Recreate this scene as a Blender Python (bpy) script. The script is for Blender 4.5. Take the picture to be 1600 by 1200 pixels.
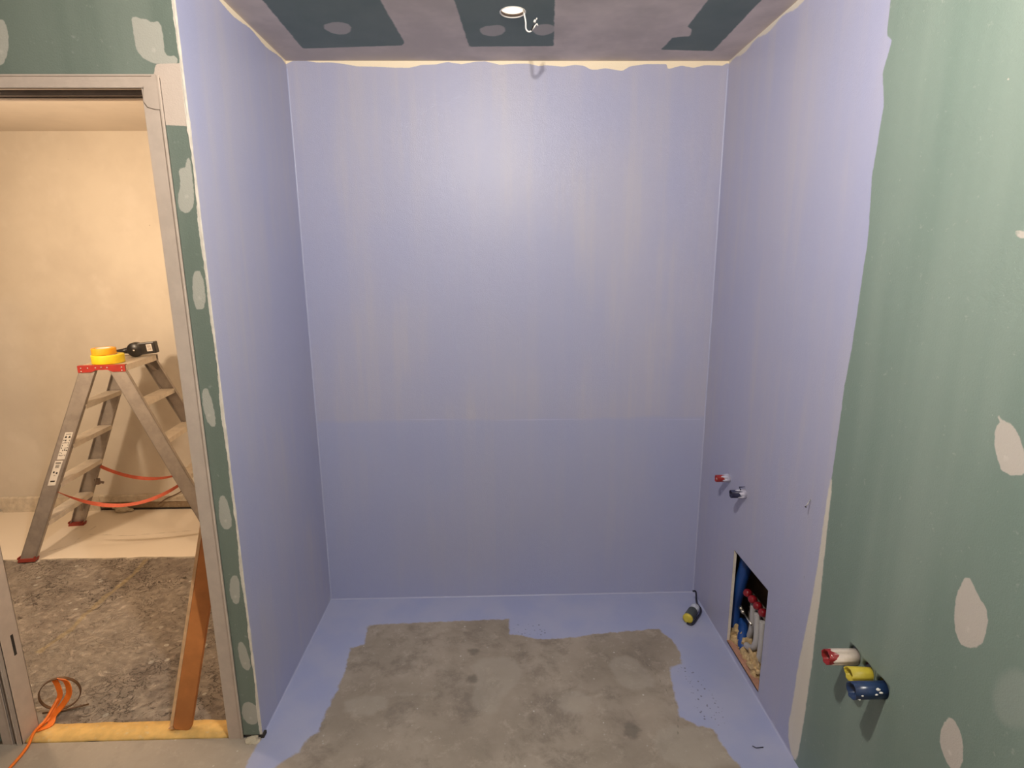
import bpy, bmesh, math, random
import numpy as np
from mathutils import Vector, Matrix
import mathutils.noise as mnoise
for o in list(bpy.data.objects): bpy.data.objects.remove(o)
sc = bpy.context.scene
COL = sc.collection

# ---------------------------------------------------------------- camera, world, lights, exposure
W, H, A = 1.8624, 2.5, .8478          # alcove width, ceiling height, alcove depth (metres)
cam_d = bpy.data.cameras.new('camera'); cam = bpy.data.objects.new('camera', cam_d); COL.objects.link(cam)
cam_d.sensor_width = 36; cam_d.lens = 871.767 / 1600 * 36; cam_d.clip_start = .02
cr_, cu_, cf_ = Vector((.99966313, -.02484423, -.00750917)), Vector((.01252471, .20836824, .97797025)), Vector((.02273224, .97773485, -.20860921))
cam.matrix_world = Matrix(((cr_.x, cu_.x, -cf_.x, .87154), (cr_.y, cu_.y, -cf_.y, -2.57502), (cr_.z, cu_.z, -cf_.z, 1.66137), (0, 0, 0, 1)))
sc.camera = cam
wd = bpy.data.worlds.new('world'); sc.world = wd; wd.use_nodes = True
wd.node_tree.nodes['Background'].inputs[0].default_value = (.5, .5, .55, 1); wd.node_tree.nodes['Background'].inputs[1].default_value = .05
ROOM_LAMP = (.84, -1.75, 2.462); HALL_LAMP = (-.50, -.15, 2.40); WORK_LAMP = (-1.50, -.22, 1.72)
def lamp(name, loc, energy, col, r):
    d = bpy.data.lights.new(name, 'POINT'); d.energy = energy; d.color = col; d.shadow_soft_size = r
    o = bpy.data.objects.new(name, d); COL.objects.link(o); o.location = loc
lamp('room_lamp', ROOM_LAMP, 97, (1, .92, .83), .028)
lamp('hall_lamp', HALL_LAMP, 17, (1, .77, .54), .05)
lamp('work_lamp', WORK_LAMP, 46, (1, .77, .54), .06)
sc.view_settings.view_transform = 'Standard'; sc.view_settings.look = 'None'
sc.view_settings.exposure = 0; sc.view_settings.gamma = 1; sc.view_settings.use_curve_mapping = False
NAIL = (-0.928, 0.923); TWIG = (1.766, -0.949)
POLY = {
  'floor_bare': [[(0.0535,-1.0471),(0.1176,-0.943),(0.1564,-0.9157),(0.1599,-0.8716),(0.1959,-0.8265),(0.1944,-0.7359),(0.2068,-0.6376),(0.2075,-0.5087),(0.1955,-0.3757),(0.2527,-0.3541),(0.2322,-0.2157),(0.5762,-0.2013),(0.9038,-0.1913),(0.9049,-0.3037),(1.0525,-0.346),(1.1327,-0.3439),(1.3809,-0.3079),(1.5985,-0.2901),(1.633,-0.3662),(1.6465,-0.449),(1.6308,-0.5213),(1.571,-0.5448),(1.5504,-0.6826),(1.5321,-0.8054),(1.5836,-0.848),(1.6356,-0.8656),(1.6476,-0.9638),(1.6606,-1.0064),(1.6905,-1.0477),(1.702,-1.0993)]],
  'floor_edge': [[(0.0002,-0.8371),(-0.0021,-0.8704),(-0.0089,-0.8918),(-0.0077,-0.9363),(-0.0043,-0.9741),(0.0118,-1.0108)]],
  'fl_light': [[(0.6782,-0.6627),(0.4108,-0.6444),(0.4182,-0.7518),(0.2753,-0.764),(0.247,-0.6575)],[(0.7318,-0.4732),(0.9218,-0.4465),(0.9613,-0.5855),(0.8665,-0.6782),(0.8459,-0.7828),(0.7373,-0.7278),(0.7594,-0.5985)],[(1.3248,-0.4716),(1.4261,-0.4639),(1.477,-0.5624),(1.4914,-0.6427),(1.4043,-0.6777),(1.3285,-0.6372)],[(1.0806,-0.6945),(1.1405,-0.6595),(1.2145,-0.6806),(1.2097,-0.7522),(1.1511,-0.7845),(1.0934,-0.7656)],[(1.5346,-0.8383),(1.6327,-0.8734),(1.648,-0.9781),(1.6757,-1.0272),(1.4157,-1.0189),(1.3925,-0.8811)]],
  'fl_dark': [[(0.7145,-0.5671),(0.7653,-0.5627),(0.7669,-0.6086),(0.724,-0.6071)],[(0.7046,-0.3933),(0.783,-0.4076),(0.7384,-0.4514)],[(1.3261,-0.807),(1.375,-0.8492),(1.3471,-0.9101),(1.3038,-0.8782)]],
  'crack': [[(1.4467,-0.4421),(1.4758,-0.5096),(1.5095,-0.6041),(1.5282,-0.7095),(1.5255,-0.8052),(1.4978,-0.8922)]],
  'right_edge': [[(-1.039,2.324),(-1.0336,2.3026),(-1.0341,2.2242),(-1.0577,2.2036),(-1.0367,2.134),(-1.0568,2.0562),(-1.0495,1.962),(-1.0435,1.8841),(-1.059,1.7196),(-1.0528,1.607),(-1.0493,1.5051),(-1.0429,1.3962),(-1.0337,1.3203),(-1.0307,1.1759),(-1.0245,1.0242),(-1.0148,0.8638),(-1.0239,0.7065),(-1.0178,0.5682),(-1.0029,0.4696),(-0.9871,0.3473),(-0.9847,0.2319),(-0.9752,0.1063),(-0.9784,0.021),(-1.0037,-0.0003)]],
  'right_cream': [[(-1.0165,1.0313),(-1.0312,1.0229),(-1.0316,0.8827),(-1.0352,0.7568),(-1.0389,0.6275),(-1.0351,0.5347),(-1.037,0.4089),(-1.0326,0.2522),(-1.0262,0.1198),(-1.0189,0.0077),(-0.9826,-0.0011),(-0.9438,0.0659),(-0.9598,0.2099),(-0.9626,0.3275),(-0.9791,0.452),(-0.9942,0.5751),(-1.0046,0.6949),(-1.0103,0.8509)]],
  'right_blob': [[(-1.5299,1.3512),(-1.5606,1.3567),(-1.5922,1.3155),(-1.6114,1.2684),(-1.5608,1.25),(-1.5408,1.2781),(-1.5258,1.3167)],[(-1.5232,1.0143),(-1.5541,0.9811),(-1.5799,0.9687),(-1.5896,0.9314),(-1.5825,0.8777),(-1.5436,0.848),(-1.5224,0.8597),(-1.5067,0.9038),(-1.5049,0.9573)],[(-1.5384,0.6756),(-1.5608,0.6741),(-1.582,0.6536),(-1.5928,0.5905),(-1.5668,0.5545),(-1.5341,0.5807),(-1.5231,0.6129)],[(-1.5215,1.3641),(-1.5377,1.3665),(-1.5359,1.3575),(-1.5296,1.3531)],[(-1.4895,1.7167),(-1.5115,1.7202),(-1.5283,1.7008),(-1.5012,1.7055)],[(-1.4159,2.0102),(-1.4233,2.008),(-1.4245,2.002),(-1.4171,2.0042)]],
  'right_faint': [[(-1.6566,0.8919),(-1.6893,0.8942),(-1.7084,0.8622),(-1.7059,0.811),(-1.6804,0.7723),(-1.6469,0.7628),(-1.628,0.7908),(-1.6305,0.8452)]],
  'right_mark': [[(-0.9365,0.6563),(-0.947,0.6626),(-0.9463,0.646),(-0.9349,0.6437)]],
  'front_blob': [[(-0.1233,2.3387),(-0.1027,2.3298),(-0.0829,2.3273),(-0.0685,2.3194),(-0.0461,2.3231),(-0.0416,2.2798),(-0.0454,2.2344),(-0.0101,2.236),(-0.013,2.2139),(-0.0725,2.2155),(-0.1002,2.2263),(-0.1204,2.2477),(-0.1216,2.2797)],[(-0.5105,2.3211),(-0.4753,2.3264),(-0.4616,2.3239),(-0.4607,2.2687),(-0.4815,2.2207),(-0.498,2.2099),(-0.5258,2.2153)],[(-0.0465,1.9436),(-0.0257,1.9407),(-0.0189,1.9696),(-0.0099,1.9696),(-0.0088,1.9055),(-0.0126,1.8404),(-0.0356,1.8148),(-0.0589,1.8257),(-0.0587,1.8645),(-0.0451,1.8939)],[(-0.0438,1.6512),(-0.0123,1.6509),(-0.0134,1.5366),(-0.0543,1.537)],[(-0.0586,1.2916),(-0.0362,1.2914),(-0.0244,1.1663),(-0.0511,1.1667),(-0.0635,1.2298)],[(-0.0471,0.9353),(-0.0241,0.9319),(-0.012,0.8293),(-0.0383,0.8069),(-0.0584,0.8378)],[(-0.0425,0.6434),(-0.0138,0.646),(-0.0203,0.5467),(-0.0407,0.5309),(-0.0539,0.5798)],[(-0.0497,0.3824),(-0.026,0.3985),(-0.0074,0.2965),(-0.0248,0.2712),(-0.0442,0.2975)],[(-0.058,0.1413),(-0.0298,0.1529),(0.0001,0.1219),(-0.0062,0.0595),(-0.0404,0.0515),(-0.0637,0.0882)]],
  'front_patch': [[(-0.0737,2.2155),(0.0051,2.2177),(-0.0004,2.0541),(-0.0734,2.0582),(-0.0757,2.15),(-0.0806,2.1911)]],
  'gusset': [[(-0.0792,2.1883),(-0.1099,2.1583),(-0.1166,2.1197),(-0.1059,2.103),(-0.0847,2.0974)]],
  'back_top': [[(-0.0065,2.4844),(0.0307,2.5008),(0.0607,2.5035),(0.1254,2.4937),(0.191,2.4938),(0.2443,2.4872),(0.2916,2.479),(0.3694,2.4774),(0.4473,2.4736),(0.5134,2.4736),(0.562,2.4846),(0.6223,2.4863),(0.6708,2.4957),(0.7308,2.4874),(0.7914,2.4974),(0.8277,2.4985),(0.882,2.4875),(0.8879,2.4848),(0.9519,2.4894),(1.0095,2.4895),(1.0543,2.4802),(1.0864,2.4837),(1.1571,2.4779),(1.2085,2.4849),(1.2471,2.4808),(1.2732,2.4674),(1.299,2.4662),(1.3376,2.4721),(1.409,2.4615),(1.4407,2.4791),(1.505,2.488),(1.5956,2.488),(1.6031,2.4686),(1.6608,2.4822),(1.7132,2.4734),(1.7581,2.484),(1.8363,2.4822),(1.8519,2.4911)]],
  'back_seam': [[(-0.011,0.9502),(0.3211,0.9486),(0.9301,0.9366),(1.8416,0.9266)]],
  'back_seam2': [[(0.4909,2.0119),(1.5027,2.0077)]],
  'right_dark': [[(0.0135,0.9225),(-0.9617,1.1955)]],
  'teal': [[(0.0963,-0.7771),(0.1261,-0.5454),(0.1149,-0.1334),(0.5092,-0.1674),(0.5244,-0.1993),(0.5031,-0.5479),(0.5168,-0.7808)],[(0.7417,-0.7828),(0.742,-0.5495),(0.7697,-0.1552),(1.101,-0.1628),(1.0671,-0.5517),(1.0455,-0.7855)],[(1.5465,-0.8001),(1.5679,-0.3514),(1.5959,-0.3161),(1.6047,-0.2607),(1.5449,-0.2478),(1.5349,-0.1262),(1.7505,-0.1125),(1.7419,-0.5563),(1.7279,-0.7837)]],
  'ceil_blob': [[(0.2472,-0.3449),(0.3194,-0.3901),(0.3627,-0.354),(0.3378,-0.2803),(0.2789,-0.2677)],[(0.8161,-0.3419),(0.9064,-0.3653),(0.9099,-0.2827),(0.8573,-0.2514),(0.8179,-0.2823)],[(0.9983,-0.3282),(1.0377,-0.3716),(1.087,-0.3576),(1.0929,-0.2988),(1.0406,-0.2521)]],
  'cor_line': [[(-1.2041,0.4509),(-1.1792,0.2778),(-1.1849,0.0091),(-1.1701,-0.2041),(-1.1978,-0.3369)]],
  'cor_lines': [[(-1.8481,0.5576),(-1.7636,0.6486),(-1.7846,0.7152),(-1.796,0.8914)],[(-1.7546,0.7736),(-1.4957,0.7462),(-1.1238,0.8012)]],
  'wall_dot': [[(-1.7723,2.3203)],[(-1.3329,1.925)],[(-1.8326,0.1613)],[(-1.2145,0.7606)]],
}
# ---------------------------------------------------------------- helpers
def tag(o, label=None, cat=None, group=None, kind=None):
    if label: o['label'] = label
    if cat: o['category'] = cat
    if group: o['group'] = group
    if kind: o['kind'] = kind
    return o

def thing(name, label, cat, loc=(0, 0, 0), group=None, kind=None):
    o = bpy.data.objects.new(name, None); COL.objects.link(o)
    o.location = loc; o.empty_display_size = .05
    return tag(o, label, cat, group, kind)

def link(name, me, m, parent=None, smooth=False):
    o = bpy.data.objects.new(name, me); COL.objects.link(o)
    if m: me.materials.append(m)
    if smooth:
        for p in me.polygons: p.use_smooth = True
    if parent is not None:
        o.parent = parent
        o.matrix_parent_inverse = Matrix.Translation(parent.location).inverted()
    return o

def obj(name, bm, m, parent=None, smooth=False):
    me = bpy.data.meshes.new(name)
    bmesh.ops.recalc_face_normals(bm, faces=bm.faces)
    bm.to_mesh(me); bm.free()
    return link(name, me, m, parent, smooth)

def box(bm, a, b, bev=0.0, M=None):
    """axis aligned box a..b, optionally bevelled, optionally transformed by M"""
    t = bmesh.new()
    bmesh.ops.create_cube(t, size=1)
    for v in t.verts:
        v.co = Vector([(a[i] + b[i]) / 2 + v.co[i] * (b[i] - a[i]) for i in range(3)])
    if bev > 0:
        bmesh.ops.bevel(t, geom=t.edges[:], offset=bev, segments=2, affect='EDGES', profile=.6)
    if M is not None: bmesh.ops.transform(t, matrix=M, verts=t.verts)
    merge(bm, t)
    return bm

def merge(bm, t):
    mp = {}
    for v in t.verts: mp[v] = bm.verts.new(v.co)
    for f in t.faces:
        try:
            nf = bm.faces.new([mp[v] for v in f.verts]); nf.smooth = f.smooth
        except ValueError: pass
    t.free()

def frame_along(d, up=Vector((0, 0, 1))):
    d = d.normalized()
    if abs(d.dot(up)) > .98: up = Vector((1, 0, 0))
    s = d.cross(up).normalized(); u = s.cross(d).normalized()
    return s, u

def tube(bm, pts, r, n=12, cap=True, r2=None, flat=1.0):
    """swept tube; r may be a list; flat squashes the section along the 'up' axis"""
    pts = [Vector(p) for p in pts]; rings = []
    rs = r if isinstance(r, (list, tuple)) else [r] * len(pts)
    ps = None
    for i, p in enumerate(pts):
        d = pts[min(i + 1, len(pts) - 1)] - pts[max(i - 1, 0)]
        d.normalize()
        if ps is None: s, u = frame_along(d)
        else:
            s = ps - d * ps.dot(d)
            s.normalize(); u = s.cross(d).normalized()
        ps = s
        rings.append([bm.verts.new(p + s * math.cos(a) * rs[i] + u * math.sin(a) * rs[i] * flat)
                      for a in [2 * math.pi * k / n for k in range(n)]])
    for i in range(len(rings) - 1):
        for k in range(n):
            f = bm.faces.new((rings[i][k], rings[i][(k + 1) % n], rings[i + 1][(k + 1) % n], rings[i + 1][k]))
            f.smooth = True
    if cap:
        bm.faces.new(rings[0][::-1]); bm.faces.new(rings[-1])
    return bm

def lathe(bm, prof, org, axis, n=32, closed=False):
    """prof = [(radius, height along axis)]"""
    org = Vector(org); ax = Vector(axis).normalized(); s, u = frame_along(ax)
    rings = []
    for r, h in prof:
        rings.append([bm.verts.new(org + ax * h + (s * math.cos(2 * math.pi * k / n) + u * math.sin(2 * math.pi * k / n)) * max(r, 1e-5)) for k in range(n)])
    m = len(rings)
    for i in range(m if closed else m - 1):
        a, b = rings[i], rings[(i + 1) % m]
        for k in range(n):
            f = bm.faces.new((a[k], a[(k + 1) % n], b[(k + 1) % n], b[k])); f.smooth = True
    bmesh.ops.remove_doubles(bm, verts=bm.verts[:], dist=2e-5)
    return bm

def prism(bm, poly, thick, plane='y', at=0.0):
    """polygon in (x,z) [plane y], (x,y) [plane z] or (y,z) [plane x] extruded by thick"""
    def P(p, h):
        return {'y': (p[0], h, p[1]), 'z': (p[0], p[1], h), 'x': (h, p[0], p[1])}[plane]
    a = [bm.verts.new(P(p, at)) for p in poly]; b = [bm.verts.new(P(p, at + thick)) for p in poly]
    bm.faces.new(a); bm.faces.new(b[::-1])
    for i in range(len(poly)):
        j = (i + 1) % len(poly); bm.faces.new((a[i], b[i], b[j], a[j]))
    return bm

def lump(bm, c, r, seed, sub=3, sc=(1, 1, 1), rough=.35):
    t = bmesh.new(); bmesh.ops.create_icosphere(t, subdivisions=sub, radius=1)
    rng = random.Random(seed); off = Vector((rng.random() * 50, rng.random() * 50, rng.random() * 50))
    for v in t.verts:
        k = 1 + rough * mnoise.noise(v.co * 1.6 + off) + rough * .5 * mnoise.noise(v.co * 4.5 + off)
        v.co = Vector((v.co.x * sc[0] * k * r + c[0], v.co.y * sc[1] * k * r + c[1], v.co.z * sc[2] * k * r + c[2]))
    merge(bm, t)
    return bm

def catmull(pts, n=10):
    pts = [Vector(p) for p in pts]; P = [pts[0]] + pts + [pts[-1]]; out = []
    for i in range(1, len(P) - 2):
        for k in range(n):
            t = k / n; a, b, c, d = P[i - 1], P[i], P[i + 1], P[i + 2]
            out.append(.5 * ((2 * b) + (c - a) * t + (2 * a - 5 * b + 4 * c - d) * t * t + (3 * b - a - 3 * c + d) * t ** 3))
    out.append(P[-2]); return out

# ---- signed distance masks (metres, positive inside) stored on vertices
def sd_poly(P, poly):
    poly = np.array(poly, float); n = len(poly)
    d = np.full(len(P), 1e9); ins = np.zeros(len(P), bool)
    for i in range(n):
        a, b = poly[i], poly[(i + 1) % n]; e = b - a; w = P - a
        t = np.clip((w @ e) / max(e @ e, 1e-12), 0, 1)
        d = np.minimum(d, np.hypot(*(w - t[:, None] * e).T))
        c = (a[1] > P[:, 1]) != (b[1] > P[:, 1])
        with np.errstate(divide='ignore', invalid='ignore'):
            xi = (b[0] - a[0]) * (P[:, 1] - a[1]) / (b[1] - a[1] if b[1] != a[1] else 1e-12) + a[0]
        ins ^= c & (P[:, 0] < xi)
    return np.where(ins, d, -d)

def sd_line(P, line, w):
    d = np.full(len(P), 1e9); L = np.array(line, float)
    if len(L) == 1: return w - np.hypot(*(P - L[0]).T)
    for a, b in zip(L[:-1], L[1:]):
        e = b - a; q = P - a; t = np.clip((q @ e) / (e @ e), 0, 1)
        d = np.minimum(d, np.hypot(*(q - t[:, None] * e).T))
    return w - d

def chaikin(p, n=2):
    for _ in range(n):
        q = []
        for i in range(len(p)):
            a, b = p[i], p[(i + 1) % len(p)]
            q += [(a[0] * .75 + b[0] * .25, a[1] * .75 + b[1] * .25), (a[0] * .25 + b[0] * .75, a[1] * .25 + b[1] * .75)]
        p = q
    return p

def union(P, polys, smooth=1):
    d = np.full(len(P), -1.0)
    for p in polys: d = np.maximum(d, sd_poly(P, chaikin(p, smooth)))
    return d

def screws(P, polys):            # filled screw heads: a small pale dot low in each filler blob
    d = np.full(len(P), -1.0)
    for p in polys:
        p = np.array(p); c = p.mean(0) * .6 + np.array([p[:, 0].mean(), p[:, 1].min()]) * .4
        if np.ptp(p[:, 1]) > .05: d = np.maximum(d, .007 - np.hypot(*(P - c).T))
    return d

def vnoise(P, scale, seed=0, octaves=3):
    out = np.zeros(len(P)); amp = 1; tot = 0
    for o in range(octaves):
        r = np.random.RandomState(seed + o); T = r.rand(256, 256)
        q = P * scale * 2 ** o; i = np.floor(q).astype(int); f = q - i; f = f * f * (3 - 2 * f)
        x0, y0 = i[:, 0] % 256, i[:, 1] % 256; x1, y1 = (x0 + 1) % 256, (y0 + 1) % 256
        v = (T[x0, y0] * (1 - f[:, 0]) + T[x1, y0] * f[:, 0]) * (1 - f[:, 1]) + (T[x0, y1] * (1 - f[:, 0]) + T[x1, y1] * f[:, 0]) * f[:, 1]
        out += amp * (v - .5); tot += amp; amp *= .5
    return out / tot

def sheet(name, plane, at, u0, u1, v0, v1, step, masks, m, cuts=(), holes=(), height=None, parent=None, flip=False):
    """A large surface on a regular grid with vertex masks. plane 'x': (u,v)=(y,z); 'y': (x,z); 'z': (x,y)."""
    def axis(a, b, extra):
        n = max(1, round((b - a) / step)); s = set(round(a + (b - a) * i / n, 5) for i in range(n + 1))
        for e in extra:
            if a < e < b:
                s = set(q for q in s if abs(q - e) > step * .3 or q in (a, b)); s.add(round(e, 5))
        return np.array(sorted(s))
    rects = list(cuts) + [(c[0] - c[3], c[0] + c[3], c[1] - c[3], c[1] + c[3]) for c in holes]
    U = axis(u0, u1, [r[k] for r in rects for k in (0, 1)]); V = axis(v0, v1, [r[k] for r in rects for k in (2, 3)])
    gu, gv = np.meshgrid(U, V, indexing='ij'); P = np.stack([gu.ravel(), gv.ravel()], 1)
    nu, nv = len(U), len(V)
    cu = (U[:-1] + U[1:]) / 2; cv = (V[:-1] + V[1:]) / 2
    keep = np.ones((nu - 1, nv - 1), bool)
    for r in rects:
        keep &= ~(((cu > r[0]) & (cu < r[1]))[:, None] & ((cv > r[2]) & (cv < r[3]))[None, :])
    ii, jj = np.nonzero(keep); a = ii * nv + jj
    F = [tuple(q) for q in np.stack([a, a + nv, a + nv + 1, a + 1], 1).tolist()]
    extra = []; depth = [0.0] * 0
    base = len(P); hd = []
    for (hu, hv, hr, hs) in holes:
        N = 40
        for k in range(N):
            t = 2 * math.pi * k / N; c, s = math.cos(t), math.sin(t); q = hs / max(abs(c), abs(s))
            extra += [(hu + c * q, hv + s * q), (hu + c * hr, hv + s * hr), (hu + c * hr, hv + s * hr)]; hd += [0, 0, 1]
        for k in range(N):
            k2 = (k + 1) % N; b = base
            F.append((b + 3 * k, b + 3 * k2, b + 3 * k2 + 1, b + 3 * k + 1))
            F.append((b + 3 * k + 1, b + 3 * k2 + 1, b + 3 * k2 + 2, b + 3 * k + 2))
        base += 3 * N
    if extra: P = np.vstack([P, np.array(extra)])
    h = np.full(len(P), at, float)
    if height is not None: h = h + height(P)
    if extra: h[nu * nv:] += np.array(hd) * .0125
    co = {'x': (h, P[:, 0], P[:, 1]), 'y': (P[:, 0], h, P[:, 1]), 'z': (P[:, 0], P[:, 1], h)}[plane]
    me = bpy.data.meshes.new(name)
    me.from_pydata(np.stack(co, 1).tolist(), [], F)
    for k, fn in masks.items():
        at_ = me.attributes.new(k, 'FLOAT', 'POINT')
        at_.data.foreach_set('value', np.clip(fn(P), -.3, .3).astype(np.float32))
    me.update()
    o = link(name, me, m, parent, smooth=True)
    return o

# ---------------------------------------------------------------- materials
class NT:
    def __init__(s, name):
        s.m = bpy.data.materials.new(name); s.m.use_nodes = True; s.t = s.m.node_tree
        s.b = s.t.nodes['Principled BSDF']; s.co = s.t.nodes.new('ShaderNodeTexCoord').outputs['Object']
    def n(s, ty, **kw):
        x = s.t.nodes.new(ty)
        for k, v in kw.items(): setattr(x, k, v)
        return x
    def set(s, sock, v):
        if isinstance(v, bpy.types.NodeSocket): s.t.links.new(v, sock)
        elif v is not None: sock.default_value = v
    def math(s, op, a, b=0, c=None):
        x = s.n('ShaderNodeMath', operation=op); s.set(x.inputs[0], a); s.set(x.inputs[1], b)
        if c is not None: s.set(x.inputs[2], c)
        return x.outputs[0]
    def vec(s, sc):
        x = s.n('ShaderNodeMapping'); s.set(x.inputs['Vector'], s.co); x.inputs['Scale'].default_value = sc; return x.outputs[0]
    def noise(s, scale, detail=3, rough=.5, vec=None, dist=0):
        x = s.n('ShaderNodeTexNoise'); s.set(x.inputs['Vector'], vec or s.co); x.inputs['Scale'].default_value = scale
        x.inputs['Detail'].default_value = detail; x.inputs['Roughness'].default_value = rough; x.inputs['Distortion'].default_value = dist
        return x.outputs[0]
    def voro(s, scale, feature='F1', vec=None):
        x = s.n('ShaderNodeTexVoronoi', feature=feature); s.set(x.inputs['Vector'], vec or s.co); x.inputs['Scale'].default_value = scale
        return x.outputs['Distance']
    def step(s, v, lo, hi, a=0, b=1):
        x = s.n('ShaderNodeMapRange', interpolation_type='SMOOTHSTEP'); s.set(x.inputs[0], v)
        for i, q in ((1, lo), (2, hi), (3, a), (4, b)): s.set(x.inputs[i], q)
        return x.outputs[0]
    def mix(s, f, a, b, blend='MIX'):
        x = s.n('ShaderNodeMix', data_type='RGBA', blend_type=blend); s.set(x.inputs[0], f)
        for i, q in ((6, a), (7, b)): s.set(x.inputs[i], (*q, 1) if isinstance(q, tuple) and len(q) == 3 else q)
        return x.outputs[2]
    def attr(s, name): return s.n('ShaderNodeAttribute', attribute_name=name).outputs['Fac']
    def ragged(s, name, soft=.002, rag=.004, scale=60, shift=0.0):
        v = s.attr(name); nz = s.math('SUBTRACT', s.noise(scale, 4, .6), .5)
        v = s.math('ADD', s.math('MULTIPLY_ADD', nz, rag * 2, v), shift)
        return s.step(v, -soft, soft)
    def bump(s, h, strength=.3, dist=.002, prev=None):
        x = s.n('ShaderNodeBump'); x.inputs['Strength'].default_value = strength; x.inputs['Distance'].default_value = dist
        s.set(x.inputs['Height'], h)
        if prev is not None: s.set(x.inputs['Normal'], prev)
        return x.outputs[0]
    def out(s, col=None, rough=None, normal=None, metal=None, spec=None):
        if col is not None: s.set(s.b.inputs['Base Color'], (*col, 1) if isinstance(col, tuple) and len(col) == 3 else col)
        if rough is not None: s.set(s.b.inputs['Roughness'], rough)
        if metal is not None: s.set(s.b.inputs['Metallic'], metal)
        if spec is not None: s.set(s.b.inputs['Specular IOR Level'], spec)
        if normal is not None: s.set(s.b.inputs['Normal'], normal)
        return s.m

def simple(name, col, rough=.6, metal=0, var=.12, scale=25, bump=.15, bscale=120, spec=.5, dirt=None):
    t = NT(name); n = t.noise(scale, 4, .6)
    dark = tuple(c * (1 - var) for c in col); lite = tuple(min(1, c * (1 + var)) for c in col)
    c = t.mix(t.step(n, .3, .7), dark, lite)
    if dirt: c = t.mix(t.step(t.noise(scale * 2.3, 5, .7), .55, .7, 0, .7), c, dirt)
    return t.out(c, rough, t.bump(t.noise(bscale, 3), bump, .001), metal, spec)

PLASTER = (.52, .47, .42); CREAM = (.88, .76, .56)
def purple(t):
    """blue-lilac liquid membrane, rolled on: thin and thick streaks, stipple"""
    st = t.noise(1, 4, .65, t.vec((16, 16, .9))); cl = t.noise(1.9, 3, .5, t.vec((1.2, 1.2, .5)))
    c = t.mix(t.step(cl, .36, .66), P_DEEP, P_MID)
    c = t.mix(t.math('MULTIPLY', t.step(st, .42, .68), t.step(cl, .38, .62, .12, .75)), c, P_THIN)
    return c
P_DEEP = (.375, .388, .553); P_THIN = (.45, .437, .52); P_MID = (.415, .413, .537)

def board(t, base=(.172, .235, .20), lite=(.245, .30, .265)):
    st = t.noise(1, 3, .5, t.vec((5, 5, .5))); cl = t.noise(2.2, 4, .6)
    c = t.mix(t.step(st, .35, .7), base, lite)
    c = t.mix(t.step(cl, .45, .75, 0, .55), c, tuple(x * .9 for x in lite))
    return t.mix(t.step(t.noise(55, 3, .7), .64, .76, 0, .25), c, (.5, .5, .46))

def stipple(t, k=.25):
    return t.bump(t.noise(210, 3, .65), k * 1.6, .0018, t.bump(t.noise(30, 2), .3, .002))

def mat_wall(name, kind):
    t = NT(name); rough = .41; spec = .5
    if kind == 'back':
        c = purple(t); c = t.mix(t.step(t.math('ADD', t.attr('low'), t.math('MULTIPLY_ADD', t.noise(9, 3), .03, -.015)), -.012, .012, 0, .5), c, (.335, .37, .585))
        seam = t.step(t.attr('seam'), -.001, .004); c = t.mix(t.math('MULTIPLY', seam, .45), c, (.52, .53, .75))
        c = t.mix(t.ragged('cream', .0012, .0016, 90), c, CREAM)
    elif kind == 'left':
        c = purple(t); c = t.mix(t.ragged('cream', .0012, .004, 50), c, CREAM)
    elif kind == 'right':
        g = board(t, (.180, .243, .208), (.235, .297, .257))
        g = t.mix(t.math('MULTIPLY', t.ragged('blob', .0015, .0035, 70), .95), g, PLASTER)
        g = t.mix(t.step(t.attr('screw'), -.002, .005, 0, .5), g, (.68, .63, .57))
        g = t.mix(t.math('MULTIPLY', t.ragged('faint', .012, .004, 40), .3), g, (.4, .43, .39))
        p = t.ragged('paint', .0022, .0045, 26)
        c = t.mix(p, g, purple(t))
        c = t.mix(t.ragged('cream', .004, .005, 45), c, (.66, .61, .52))
        c = t.mix(t.step(t.attr('mark'), -.001, .003, 0, .7), c, (.2, .18, .22))
        rough = t.step(p, 0, 1, .62, .41)
    elif kind == 'front':
        g = board(t, (.140, .180, .150), (.195, .235, .20))
        g = t.mix(t.math('MULTIPLY', t.ragged('blob', .0015, .003, 90), .93), g, (.43, .42, .37))
        g = t.mix(t.step(t.attr('screw'), -.002, .005, 0, .5), g, (.58, .56, .50))
        g = t.mix(t.ragged('patch', .001, .002, 60), g, (.58, .48, .41))
        c = t.mix(t.ragged('bead', .0007, .0035, 45), g, (.70, .66, .58))
        rough = .65
    n = stipple(t, .3)
    if kind == 'back': n = t.bump(t.attr('seam'), .4, .01, n)
    return t.out(c, rough, n, 0, spec)

def mat_ceiling():
    t = NT('ceiling_board'); c = t.mix(t.step(t.noise(3, 4, .6), .35, .7), (.60, .53, .49), (.80, .70, .645))
    te = t.mix(t.step(t.noise(5, 3), .3, .7), (.155, .21, .20), (.19, .24, .225))
    c = t.mix(t.ragged('teal', .0035, .005, 30), c, te)
    c = t.mix(t.math('MULTIPLY', t.ragged('blob', .004, .005, 30), .75), c, (.58, .53, .50))
    c = t.mix(t.step(t.attr('cream'), -.002, .006, 0, .45), c, CREAM)
    return t.out(c, .75, t.bump(t.noise(60, 4), .15, .001))

def concrete(t, base=(.265, .22, .175), lite=(.375, .315, .255), dark=(.17, .14, .115)):
    c = t.mix(t.step(t.noise(2.4, 5, .6), .35, .68), base, lite)
    c = t.mix(t.step(t.noise(5.2, 6, .72, dist=.25), .47, .66, 0, .65), c, dark)
    c = t.mix(t.step(t.noise(14, 5, .8, dist=.15), .52, .7, 0, .5), c, tuple(x * 1.25 for x in lite))
    c = t.mix(t.step(t.voro(23), .09, .05, 0, .5), c, (.5, .46, .42))
    c = t.mix(t.step(t.voro(13), .06, .035, 0, .8), c, (.62, .58, .54))
    return c

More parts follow.
